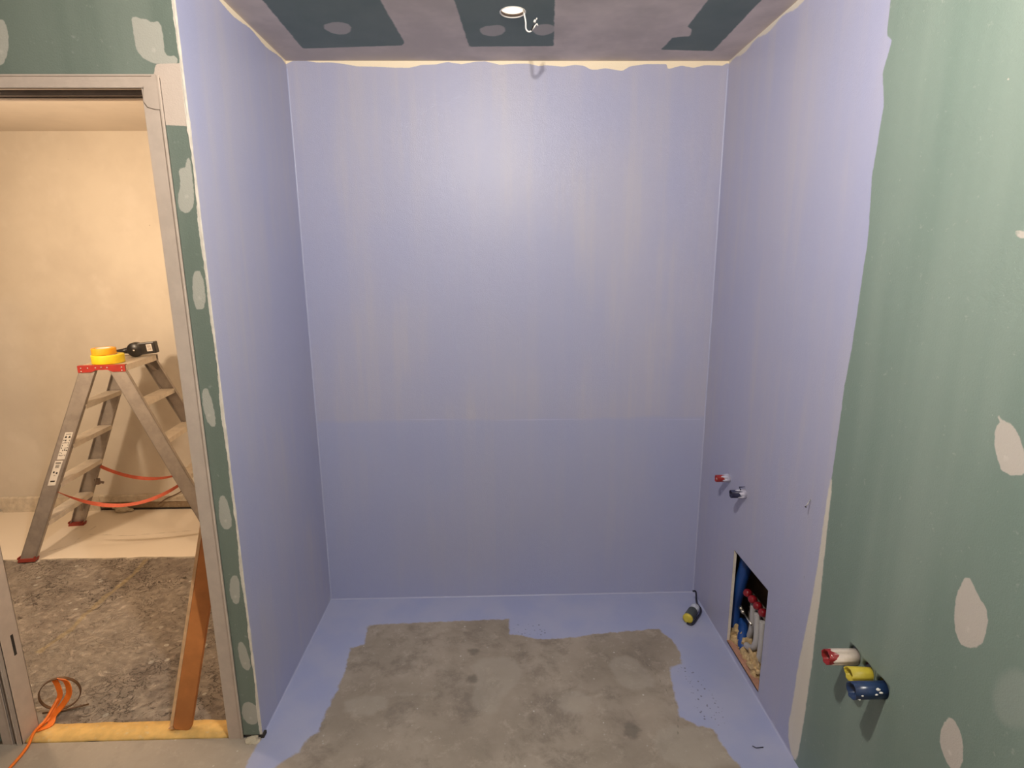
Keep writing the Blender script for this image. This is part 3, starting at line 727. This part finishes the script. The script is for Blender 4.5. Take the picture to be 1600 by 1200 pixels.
for e in (-1, 1):                            # red safety straps between the two sides
    bm = bmesh.new(); z0 = .405; p0 = stile_c(-1, e, z0) + sv * .04; p1 = stile_c(1, e, z0) - sv * .04; n = 30; rows = []
    for i in range(n + 1):
        t_ = i / n; p = p0.lerp(p1, t_); sag = .105 * 4 * t_ * (1 - t_); tw = .9 * math.sin(t_ * math.pi * 1.5 + e); u = Vector((0, 0, math.cos(tw))) + wv * math.sin(tw)
        p = p - Vector((0, 0, sag)); rows.append([bm.verts.new(p + u * .011 + wv * .0006), bm.verts.new(p - u * .011 + wv * .0006), bm.verts.new(p - u * .011 - wv * .0006), bm.verts.new(p + u * .011 - wv * .0006)])
    for a_, b_ in zip(rows[:-1], rows[1:]):
        for k in range(4): bm.faces.new((a_[k], a_[(k + 1) % 4], b_[(k + 1) % 4], b_[k]))
    bm.faces.new(rows[0]); bm.faces.new(rows[-1][::-1])
    obj('strap', bm, M['strap'], L)
bm = bmesh.new(); c = stile_c(-1, 1, .30) + sv * .05
box(bm, (-.012, -.012, -.02), (.012, .012, .02), .003, Matrix.Translation(c)); tube(bm, [c, c + sv * .035 + Vector((0, 0, -.01))], .008, 8)
obj('clip', bm, M['steel2'], L)

# things lying on the ladder
def roll(name, label, c, r, h, m, group):
    o = thing(name, label, 'tape', c, group)
    bm = bmesh.new(); lathe(bm, [(r * .62, 0), (r * .985, 0), (r, .003), (r, h - .003), (r * .985, h), (r * .62, h)], c, (0, 0, 1), 48, True); obj('tape_winding', bm, m, o)
    bm = bmesh.new(); lathe(bm, [(r * .57, 0), (r * .62, 0), (r * .62, h), (r * .57, h)], c, (0, 0, 1), 48, True); obj('core', bm, M['lab'], o)
pc = Mt @ Vector((-.005, -.105, HT + .0035))
roll('tape_roll', 'wide yellow tape roll lying on the ladder top, under the orange one', pc, .080, .048, M['ytape'], 'tape rolls on the ladder')
roll('tape_roll', 'orange-yellow tape roll lying on top of the yellow roll', pc + Vector((-.018, 0, .0485)) , .060, .036, M['otape'], 'tape rolls on the ladder')
# black hand tool
q = thing('hand_tool', 'black hand tool with thin handle, round body and square end lying on the ladder top', 'tool', Mt @ Vector((.06, .10, HT + .0015)))
hx = Vector((.985, .17, .0)).normalized(); hc = Mt @ Vector((.045, .105, HT + .0015)) + Vector((0, 0, .045))
hx = (hx + Vector((0, 0, .10))).normalized()
bm = bmesh.new(); tube(bm, [hc - hx * .155 + Vector((0, 0, .004)), hc - hx * .12, hc - hx * .07, hc - hx * .03], [.008, .011, .016, .022], 14); obj('handle', bm, M['black'], q, True)
bm = bmesh.new(); hy = Vector((-hx.y, hx.x, 0)).normalized(); lathe(bm, [(0, -.026), (.038, -.026), (.044, -.018), (.044, .018), (.038, .026), (0, .026)], hc, hy, 32); b_ = obj('round_body', bm, M['black'], q)
bm = bmesh.new(); lathe(bm, [(0, .0), (.004, .0), (.006, -.003)], hc - hy * .0275, hy, 12); obj('screw', bm, M['metal'], b_)
bm = bmesh.new(); hz = hx.cross(hy); Mh = Matrix((( hx.x, hy.x, hz.x, hc.x), (hx.y, hy.y, hz.y, hc.y), (hx.z, hy.z, hz.z, hc.z), (0, 0, 0, 1)))
box(bm, (.02, -.024, -.034), (.118, .024, .036), .005, Mh); e_ = obj('square_end', bm, M['black'], q)
bm = bmesh.new(); box(bm, (.070, -.0248, -.018), (.100, -.0238, .024), 0, Mh); s_ = obj('sticker', bm, M['lab'], q); s_['label'] = 'small white sticker'
bm = bmesh.new()
for k in range(5): box(bm, (.074, -.0252, -.012 + k * .007), (.096, -.0246, -.009 + k * .007), 0, Mh)
obj('print', bm, M['steel2'], s_)

# ---------------------------------------------------------------- leaning plank
p0 = Vector((-.311, -.806, .0085)); p1 = Vector((-.124, -.676, .95)); ax = (p1 - p0).normalized()
wd = Vector((1, .05, 0)); wd = (wd - ax * wd.dot(ax)).normalized(); th = ax.cross(wd).normalized()
pk = thing('plank', 'orange-brown wooden board leaning in the doorway against the steel jamb', 'plank', p0)
Mp = Matrix(((wd.x, th.x, ax.x, p0.x), (wd.y, th.y, ax.y, p0.y), (wd.z, th.z, ax.z, p0.z), (0, 0, 0, 1)))
def rounded(bm, x0, x1, y0, y1, Ln, Mx):
    n = 8; poly = []
    r = .016
    for k in range(n + 1):
        a = math.pi + k * math.pi / 2 / n; poly.append((x0 + r + r * math.cos(a), r + r * math.sin(a)))
    for k in range(n + 1):
        a = 1.5 * math.pi + k * math.pi / 2 / n; poly.append((x1 - r + r * math.cos(a), r + r * math.sin(a)))
    poly += [(x1, Ln), (x0, Ln)]
    t2 = bmesh.new(); prism(t2, poly, y1 - y0, 'y', y0); bmesh.ops.transform(t2, matrix=Mx, verts=t2.verts); merge(bm, t2)
bm = bmesh.new(); rounded(bm, -.026, .036, -.009, .009, .96, Mp); obj('board', bm, M['plank'], pk)
bm = bmesh.new(); rounded(bm, -.037, -.0265, -.011, .009, .96, Mp); obj('edge_band', bm, M['plankedge'], pk)

# ---------------------------------------------------------------- orange cord in a thin ring
oc = thing('orange_cord', 'orange flat cord looped through a thin brown ring on the doorway floor', 'cord', (-.825, -.70, 0))
rc = Vector((-.825, -.690, .070)); rr = .066
bm = bmesh.new(); dirc = Vector((.95, .30, 0)).normalized()
bm2 = []
N = 48; rings = []
nn = Vector((-dirc.y, dirc.x, 0))
for k in range(N):
    a = 2 * math.pi * k / N; d_ = dirc * math.cos(a) + Vector((0, 0, 1)) * math.sin(a)
    rings.append([bm.verts.new(rc + d_ * (rr + i) + nn * j_) for i, j_ in ((-.0012, -.006), (.0012, -.006), (.0012, .006), (-.0012, .006))])
for k in range(N):
    a, b = rings[k], rings[(k + 1) % N]
    for i in range(4): bm.faces.new((a[i], a[(i + 1) % 4], b[(i + 1) % 4], b[i]))
obj('ring', bm, M['bronze'], oc)
def ribbon(bm, pts, w, wdir, th=.0016):
    P_ = catmull(pts, 8); rows = []
    for i, p in enumerate(P_):
        d_ = (P_[min(i + 1, len(P_) - 1)] - P_[max(0, i - 1)]).normalized(); s = Vector(wdir); s = (s - d_ * s.dot(d_)).normalized(); u = d_.cross(s)
        ww = w if not isinstance(w, tuple) else w[0] + (w[1] - w[0]) * i / (len(P_) - 1)
        rows.append([bm.verts.new(p + s * ww * a + u * th * b) for a, b in ((-1, -1), (1, -1), (1, 1), (-1, 1))])
    for a, b in zip(rows[:-1], rows[1:]):
        for k in range(4): bm.faces.new((a[k], a[(k + 1) % 4], b[(k + 1) % 4], b[k])).smooth = False
    bm.faces.new(rows[0][::-1]); bm.faces.new(rows[-1])
bm = bmesh.new()
ribbon(bm, [rc + Vector((.000, 0, .064)), rc + Vector((.026, .006, .045)), rc + Vector((.034, 0, .0)), rc + Vector((.018, -.02, -.035)), rc + Vector((-.0, -.045, -.058)), rc + Vector((.015, -.085, -.064)), (-.835, -.80, .0095)], .0125, dirc + Vector((0, -.5, .1)))
ribbon(bm, [rc + Vector((-.012, 0, .064)), rc + Vector((-.006, .004, .03)), rc + Vector((-.002, .0, -.01)), rc + Vector((-.016, -.02, -.045)), rc + Vector((-.014, -.06, -.063)), (-.845, -.79, .0085)], .0085, dirc)
obj('loop', bm, M['orange'], oc)
bm = bmesh.new(); tube(bm, catmull([(-.828, -.70, .055), (-.832, -.76, .02), (-.833, -.815, .0145), (-.815, -.87, .006), (-.805, -.95, .0055), (-.80, -1.15, .0055), (-.86, -1.5, .0055), (-.95, -2.0, .0055)], 8), .0052, 10, flat=.9)
obj('cord', bm, M['orange'], oc)
bm = bmesh.new(); tube(bm, [(-.885, -.712, .004), (-.825, -.705, .004), (-.74, -.672, .004)], .003, 8)  # thin brown bar along the floor below the ring
obj('floor_bar', bm, M['bronze'], oc)

# ---------------------------------------------------------------- pipe stubs in the wall
def stub(name, label, y, z, r, ln, m, group, tilt=(0, 0), inner=None, thick=.002, pinch=1.0):
    o = thing(name, label, 'pipe', (W, y, z), group)
    bm = bmesh.new(); ax_ = Vector((-1, tilt[0], tilt[1])).normalized(); s, u = frame_along(ax_); n = 32; org = Vector((W + .03, y, z)) - Vector((0, tilt[0], tilt[1])) * .03
    rng = random.Random(len(label)); prof = [(r, 0), (r, ln + .03), (r - thick, ln + .03), (r - thick, 0)]
    rings = []
    for i, (rad, h) in enumerate(prof):
        ring = []
        for k in range(n):
            a = 2 * math.pi * k / n; jag = (.004 * mnoise.noise(Vector((math.cos(a) * 2, math.sin(a) * 2, r * 300)))) if i in (1, 2) else 0
            q_ = pinch if i in (1, 2) else 1
            ring.append(bm.verts.new(org + ax_ * (h + jag) + s * math.cos(a) * rad * (2 - q_ if q_ < 1 else 1) + u * math.sin(a) * rad * q_))
        rings.append(ring)
    for i in range(4):
        for k in range(n): bm.faces.new((rings[i][k], rings[i][(k + 1) % n], rings[(i + 1) % 4][(k + 1) % n], rings[(i + 1) % 4][k])).smooth = i in (0, 2)
    obj('pipe', bm, m, o)
    return o, ax_, org, s, u
def sleeve(o, ax_, org, s, u, r, h0, h1, m, name, a0=0, a1=2 * math.pi, jag=.004, seed=0, rr2=None):
    bm = bmesh.new(); n = 36; R0 = []; R1 = []
    for k in range(n + 1):
        a = a0 + (a1 - a0) * k / n; d_ = s * math.cos(a) + u * math.sin(a)
        j_ = jag * 2 * mnoise.noise(Vector((math.cos(a) * 2.4 + seed, math.sin(a) * 2.4, seed)))
        R0.append(bm.verts.new(org + ax_ * (h0) + d_ * (rr2 or r))); R1.append(bm.verts.new(org + ax_ * (h1 + j_) + d_ * r))
    for k in range(n): bm.faces.new((R0[k], R0[k + 1], R1[k + 1], R1[k])).smooth = True
    x = obj(name, bm, m, o); md = x.modifiers.new('thick', 'SOLIDIFY'); md.thickness = .0008; md.offset = 1
    return x
G1 = 'plastic pipe stubs in the green wall'; G2 = 'painted pipe stubs in the lilac wall'
o, *g = stub('pipe_stub', 'red plastic pipe stub smeared off-white, leftmost of three in the green wall', -1.221, .574, .0205, .082, M['pred'], G1, (0, .02))
x = sleeve(o, *g, .0210, .025, .094, M['offw'], 'paint_coat', jag=.012, seed=3); x['label'] = 'dried off-white paint over red pipe'
bm = bmesh.new(); lump(bm, Vector((W - .074, -1.232, .588)), .006, 4, 2, (.5, 1, .7)); obj('paint_blob', bm, M['white'], o)
stub('pipe_stub', 'crushed yellow plastic pipe stub, middle of three in the green wall', -1.281, .565, .0195, .052, M['pyel'], G1, (.06, .03), pinch=.86, thick=.0025)
o, *g = stub('pipe_stub', 'dark blue plastic pipe stub, rightmost of three in the green wall', -1.337, .566, .0218, .080, M['pblue'], G1, (0, 0))
for k, (aa, hh, s_) in enumerate(((.4, .046, .005), (.75, .052, .006), (.2, .058, .004), (.1, .095, .0035), (-.5, .1, .004))):
    c_ = g[1] + g[0] * hh + (g[2] * (-math.cos(aa)) + g[3] * (-math.sin(aa) if False else math.sin(aa))) * .0218
    bm = bmesh.new(); lump(bm, c_, s_, k, 2, (1, .6, .5)); obj('paint_spot', bm, M['white'], o)
o, *g = stub('pipe_stub', 'red-ended pipe stub coated lilac, upper one in the lilac wall', -.318, .750, .0155, .058, M['pred'], G2)
x = sleeve(o, *g, .0160, .029, .058, M['lilac'], 'paint_coat', jag=.010, seed=7, rr2=.0185); x['label'] = 'lilac paint sealing collar'
bm = bmesh.new(); lump(bm, Vector((W - .055, -.325, .752)), .0055, 6, 2, (.6, 1, 1)); obj('paint_blob', bm, M['offw'], o)
o, *g = stub('pipe_stub', 'navy-ended pipe stub coated lilac, lower one in the lilac wall', -.477, .746, .0165, .058, M['navy'], G2)
x = sleeve(o, *g, .0170, .029, .060, M['lilac'], 'paint_coat', jag=.013, seed=11, rr2=.020); x['label'] = 'lilac paint sealing collar'
bm = bmesh.new(); c_ = Vector((W - .022, -.485, .766)); tube(bm, [c_, c_ + Vector((-.004, .006, .010)), c_ + Vector((.016, -.002, .014))], [.003, .003, .001], 8); obj('torn_edge', bm, M['navy'], o)

# nail in the lilac wall
n_ = thing('nail', 'small nail sticking out of the lilac right wall near the paint edge', 'nail', (W, -.90, .985))
# placed from its head position on the wall
NY, NZ = NAIL
bm = bmesh.new(); tube(bm, [(W + .003, NY, NZ), (W - .020, NY - .014, NZ - .022)], .0016, 8); obj('shank', bm, M['metal'], n_)
bm = bmesh.new(); lathe(bm, [(0, 0), (.003, 0), (.003, .0012), (0, .0012)], (W - .020, NY - .014, NZ - .022), (-1, -.6, -.9), 12); obj('head', bm, M['dark'], n_)
n_['label'] = 'small nail sticking out of the lilac right wall near the paint edge'

# ---------------------------------------------------------------- hatch
hy0, hy1, hz0, hz1 = HATCH
bm = bmesh.new(); T = .0125
for a, b in (((W, hy1, hz0), (W + T, hy1 + .001, hz1)), ((W, hy0 - .001, hz0), (W + T, hy0, hz1)), ((W, hy0, hz1), (W + T, hy1, hz1 + .001))): box(bm, a, b)
h = tag(obj('trim_8', bm, M['bead']), 'cut white board edge round the hatch in the lilac wall', 'trim', kind='structure')
bm = bmesh.new(); box(bm, (W, hy0, hz0 - .006), (W + .03, hy1, hz0)); lump(bm, (W + .012, (hy0 + hy1) / 2, hz0 - .004), .01, 3, 3, (1, 14, .5), .2); obj('bottom_edge', bm, M['brick'], h)
bm = bmesh.new(); D = .16; y0, y1, z0, z1 = hy0 - .05, hy1 + .26, -.20, .56
for a, b in (((W + D, y0, z0), (W + D + .01, y1, z1)), ((W + T, y0 - .01, z0), (W + D, y0, z1)), ((W + T, y1, z0), (W + D, y1 + .01, z1)), ((W + T, y0, z1), (W + D, y1, z1 + .01)), ((W + T, y0, z0 - .01), (W + D, y1, z0))): box(bm, a, b)
tag(obj('wall_cavity', bm, M['wood']), 'brown timber-lined cavity behind the hatch', 'cavity', kind='structure')
bm = bmesh.new(); box(bm, (W + .075, hy1 + .075, .28), (W + .11, hy1 + .11, .55), .003)
tag(obj('timber_batten', bm, M['foam']), 'pale timber batten at the top left inside the hatch', 'batten')
def hose(pts, r, m, name, label, cat, ribs=True, group=None):
    bm = bmesh.new(); P_ = catmull(pts, 24)
    rs = [r * (1 + (.05 * math.sin(i * 1.9) if ribs else 0)) for i in range(len(P_))]
    tube(bm, P_, rs, 14); return tag(obj(name, bm, m), label, cat, group)
hose([(W + .06, -.40, .52), (W + .055, -.425, .41), (W + .05, -.400, .29), (W + .05, -.365, .16), (W + .05, -.375, .06), (W + .055, -.40, .02)], .026, M['hose'], 'conduit', 'tall blue conduit running down the left of the hatch', 'pipe', False, 'blue conduits in the hatch')
hose([(W + .085, -.385, .10), (W + .07, -.42, .085), (W + .05, -.465, .055), (W + .05, -.49, .03)], .021, M['hose'], 'conduit', 'short blue conduit bending away behind the white pipes', 'pipe', False, 'blue conduits in the hatch')
G3 = 'white pipes under the red caps'
hose([(W + .06, -.513, .268), (W + .064, -.510, .22), (W + .068, -.505, .17), (W + .07, -.495, .13), (W + .075, -.475, .09)], .0135, M['wpipe'], 'water_pipe', 'left white pipe dropping from the manifold in the hatch', 'pipe', False, G3)
hose([(W + .05, -.572, .265), (W + .05, -.582, .20), (W + .048, -.585, .14), (W + .046, -.56, .095), (W + .045, -.515, .075)], .0135, M['wpipe'], 'water_pipe', 'middle white pipe hooking left in the hatch', 'pipe', False, G3)
hose([(W + .05, -.618, .26), (W + .05, -.625, .20), (W + .048, -.628, .13), (W + .05, -.622, .06)], .0135, M['wpipe'], 'water_pipe', 'right white pipe in the hatch, straight down', 'pipe', False, G3)
mf = thing('manifold', 'water manifold with four dark red caps behind the hatch', 'manifold', (W + .06, -.54, .28))
bm = bmesh.new(); tube(bm, [(W + .072, -.455, .272), (W + .072, -.65, .272)], .017, 16); 
for k in range(4): tube(bm, [(W + .072, -.472 - k * .046, .272), (W + .06, -.472 - k * .046, .285)], .011, 12)
obj('body', bm, M['bag'], mf)
for k in range(4):
    bm = bmesh.new(); lathe(bm, [(0, .018), (.010, .017), (.0155, .012), (.017, .004), (.017, -.008), (0, -.009)], (W + .052, -.472 - k * .046, .294), (-.8, -.3, .25), 20); obj('cap', bm, M['redcap'], mf)
vl = thing('valve', 'small nickel valve fitting left of the white pipes in the hatch', 'valve', (W + .05, -.45, .19))
bm = bmesh.new(); tube(bm, [(W + .05, -.42, .190), (W + .05, -.445, .187), (W + .05, -.455, .187)], [.009, .009, .006], 12); tube(bm, [(W + .05, -.455, .187), (W + .05, -.53, .183)], .004, 10); obj('body', bm, M['brass'], vl)
bm = bmesh.new(); lathe(bm, [(0, 0), (.008, 0), (.008, .006), (0, .006)], (W + .046, -.432, .196), (-.5, 0, 1), 8); obj('nut', bm, M['brass'], vl)
bm = bmesh.new(); lump(bm, (W + .115, -.425, .16), .05, 21, 4, (.35, .8, 1.0), .8)
tag(obj('plastic_film', bm, M['bag']), 'crumpled greyish plastic film behind the valve in the hatch', 'plastic')
bm = bmesh.new(); rng = random.Random(8)
for k in range(16):
    y = -.66 + .035 * (k % 8) + rng.uniform(-.01, .01); lump(bm, (W + .062 + rng.uniform(-.02, .03), y, -.005 + .035 * (k // 8) + rng.uniform(-.02, .03)), .042, k + 30, 3, (.8, .9, 1.0), .7)
lump(bm, (W + .045, -.61, .055), .05, 60, 4, (.6, 1, 1), .8); lump(bm, (W + .045, -.47, .02), .03, 61, 4, (.6, .6, 1.2), .9)
tag(obj('insulation_debris', bm, M['foam']), 'yellow-beige foam and rubble filling the bottom of the hatch', 'insulation', kind='stuff')

# ---------------------------------------------------------------- small roller on the alcove floor
c0 = Vector((1.744, -.256, .0250)); c1 = Vector((1.812, -.168, .0240)); ax = (c1 - c0).normalized()
r_ = thing('mini_roller', 'small grey roller with yellow end and black wire frame in the rear right floor corner', 'roller', (c0.x, c0.y, 0))
bm = bmesh.new(); lathe(bm, [(0, .006), (.021, .006), (.0228, .010), (.0228, .075), (.021, .077), (0, .077)], c0, ax, 28); obj('sleeve', bm, M['grey'], r_)
bm = bmesh.new(); lathe(bm, [(0, -.003), (.016, -.003), (.0235, .0), (.0242, .008), (0, .008)], c0, ax, 28); obj('end_cap', bm, M['yend'], r_)
bm = bmesh.new(); lathe(bm, [(0, .077), (.021, .077), (.021, .112), (.018, .117), (0, .117)], c0, ax, 28); obj('collar', bm, M['greyl'], r_)
bm = bmesh.new(); sd_ = Vector((ax.y, -ax.x, 0))
tube(bm, catmull([c0 - ax * .006 + Vector((0, 0, -.019)), c0 + sd_ * .024 - ax * .002 + Vector((0, 0, -.018)), c0 + sd_ * .028 + ax * .05 + Vector((0, 0, -.016)), c0 + sd_ * .026 + ax * .118 + Vector((0, 0, -.008)), c1 + ax * .015 + sd_ * .0 + Vector((0, 0, .02)), Vector((1.838, -.095, .060)), Vector((1.822, -.098, .068))], 8), .0042, 8)
obj('wire_frame', bm, M['blackwire'], r_)
bm = bmesh.new(); tube(bm, [(TWIG[0] - .022, TWIG[1] + .004, .0035), (TWIG[0] - .012, TWIG[1] - .004, .0030), (TWIG[0] + .014, TWIG[1] - .002, .003)], .0014, 6)
tag(obj('wire_scrap', bm, M['blackwire']), 'tiny dark scrap of wire on the lilac floor border at the front right', 'scrap')

# ---------------------------------------------------------------- ceiling fitting and hanging cable
f_ = thing('ceiling_light', 'small round recessed light glowing warm white in the alcove ceiling', 'light', (HOLE[0], HOLE[1], H))
bm = bmesh.new(); c_ = (HOLE[0], HOLE[1], H)
lathe(bm, [(.0405, .018), (.0405, -.0005), (.0425, -.002), (.0445, -.0015), (.0452, -.0002), (.0413, -.0002), (.0413, .018)], c_, (0, 0, 1), 48, True); obj('flange', bm, M['white'], f_)
bm = bmesh.new(); lathe(bm, [(.0400, .016), (.0400, .0015), (.0404, .0015), (.0404, .016)], c_, (0, 0, 1), 48, True); obj('baffle', bm, M['steel2'], f_)
bm = bmesh.new(); lathe(bm, [(0, .010), (.0400, .010), (.0404, .020), (0, .020)], c_, (0, 0, 1), 48); obj('diffuser', bm, M['glow'], f_)
cb = thing('hanging_cable', 'short white cable with bare connectors hanging from the recessed ceiling light', 'cable', (.970, -.457, H))
bm = bmesh.new(); tube(bm, catmull([(.968, -.458, 2.515), (.972, -.458, 2.496), (.977, -.458, 2.472), (.978, -.457, 2.452), (.985, -.456, 2.4435), (.995, -.455, 2.4445), (1.001, -.455, 2.452), (1.008, -.455, 2.459)], 8), .0026, 10)
obj('cable', bm, M['white'], cb)
for (a, b, r0, mm) in (((.996, -.458, 2.445), (1.003, -.459, 2.459), .0024, 'black'), ((1.006, -.455, 2.458), (1.016, -.455, 2.468), .0022, 'white'), ((1.006, -.458, 2.470), (1.010, -.458, 2.478), .0042, 'white'), ((1.014, -.45, 2.482), (1.016, -.45, 2.487), .0025, 'white'), ((1.003, -.458, 2.459), (1.008, -.458, 2.471), .0013, 'black'), ((1.010, -.458, 2.478), (1.0145, -.451, 2.482), .0009, 'white'), ((1.016, -.455, 2.468), (1.019, -.456, 2.461), .0016, 'white')):
    bm = bmesh.new(); tube(bm, [a, b], r0, 8); obj('connector' if r0 > .002 else 'core_wire', bm, M[mm], cb)
# lamp fittings of the two rooms (the lights themselves are created at the top)
for nm, lab, p in (('pendant_lamp', 'bare bulb holder hanging under the room ceiling', ROOM_LAMP), ('pendant_lamp', 'bare bulb holder hanging in the corridor', HALL_LAMP)):
    top = H if p is ROOM_LAMP else 2.483
    l_ = thing(nm, lab, 'lamp', (p[0], p[1], top))
    bm = bmesh.new(); lathe(bm, [(0, 0), (.035, 0), (.035, -.006), (.006, -.010), (0, -.010)], (p[0], p[1], top), (0, 0, 1), 24); obj('ceiling_rose', bm, M['white'], l_)
wl = thing('work_lamp', 'lamp stand in the corridor to the left of the step ladder', 'lamp', (WORK_LAMP[0] - .02, WORK_LAMP[1], 0))
x_, y_, z_ = WORK_LAMP
bm = bmesh.new(); tube(bm, [(x_ - .30, y_, .32), (x_ - .30, y_, z_ + .06), (x_ - .12, y_, z_ + .10)], .012, 12); obj('pole', bm, M['black'], wl)
bm = bmesh.new(); box(bm, (x_ - .15, y_ - .09, z_ - .06), (x_ - .11, y_ + .09, z_ + .10), .006); obj('lamp_head', bm, M['black'], wl)
for k in range(3):
    a_ = 2 * math.pi * k / 3 + math.pi / 3; bm = bmesh.new(); tube(bm, [(x_ - .30, y_, .45), (x_ - .30 + .22 * math.cos(a_), y_ + .22 * math.sin(a_), .008)], .009, 8); obj('leg', bm, M['black'], wl)
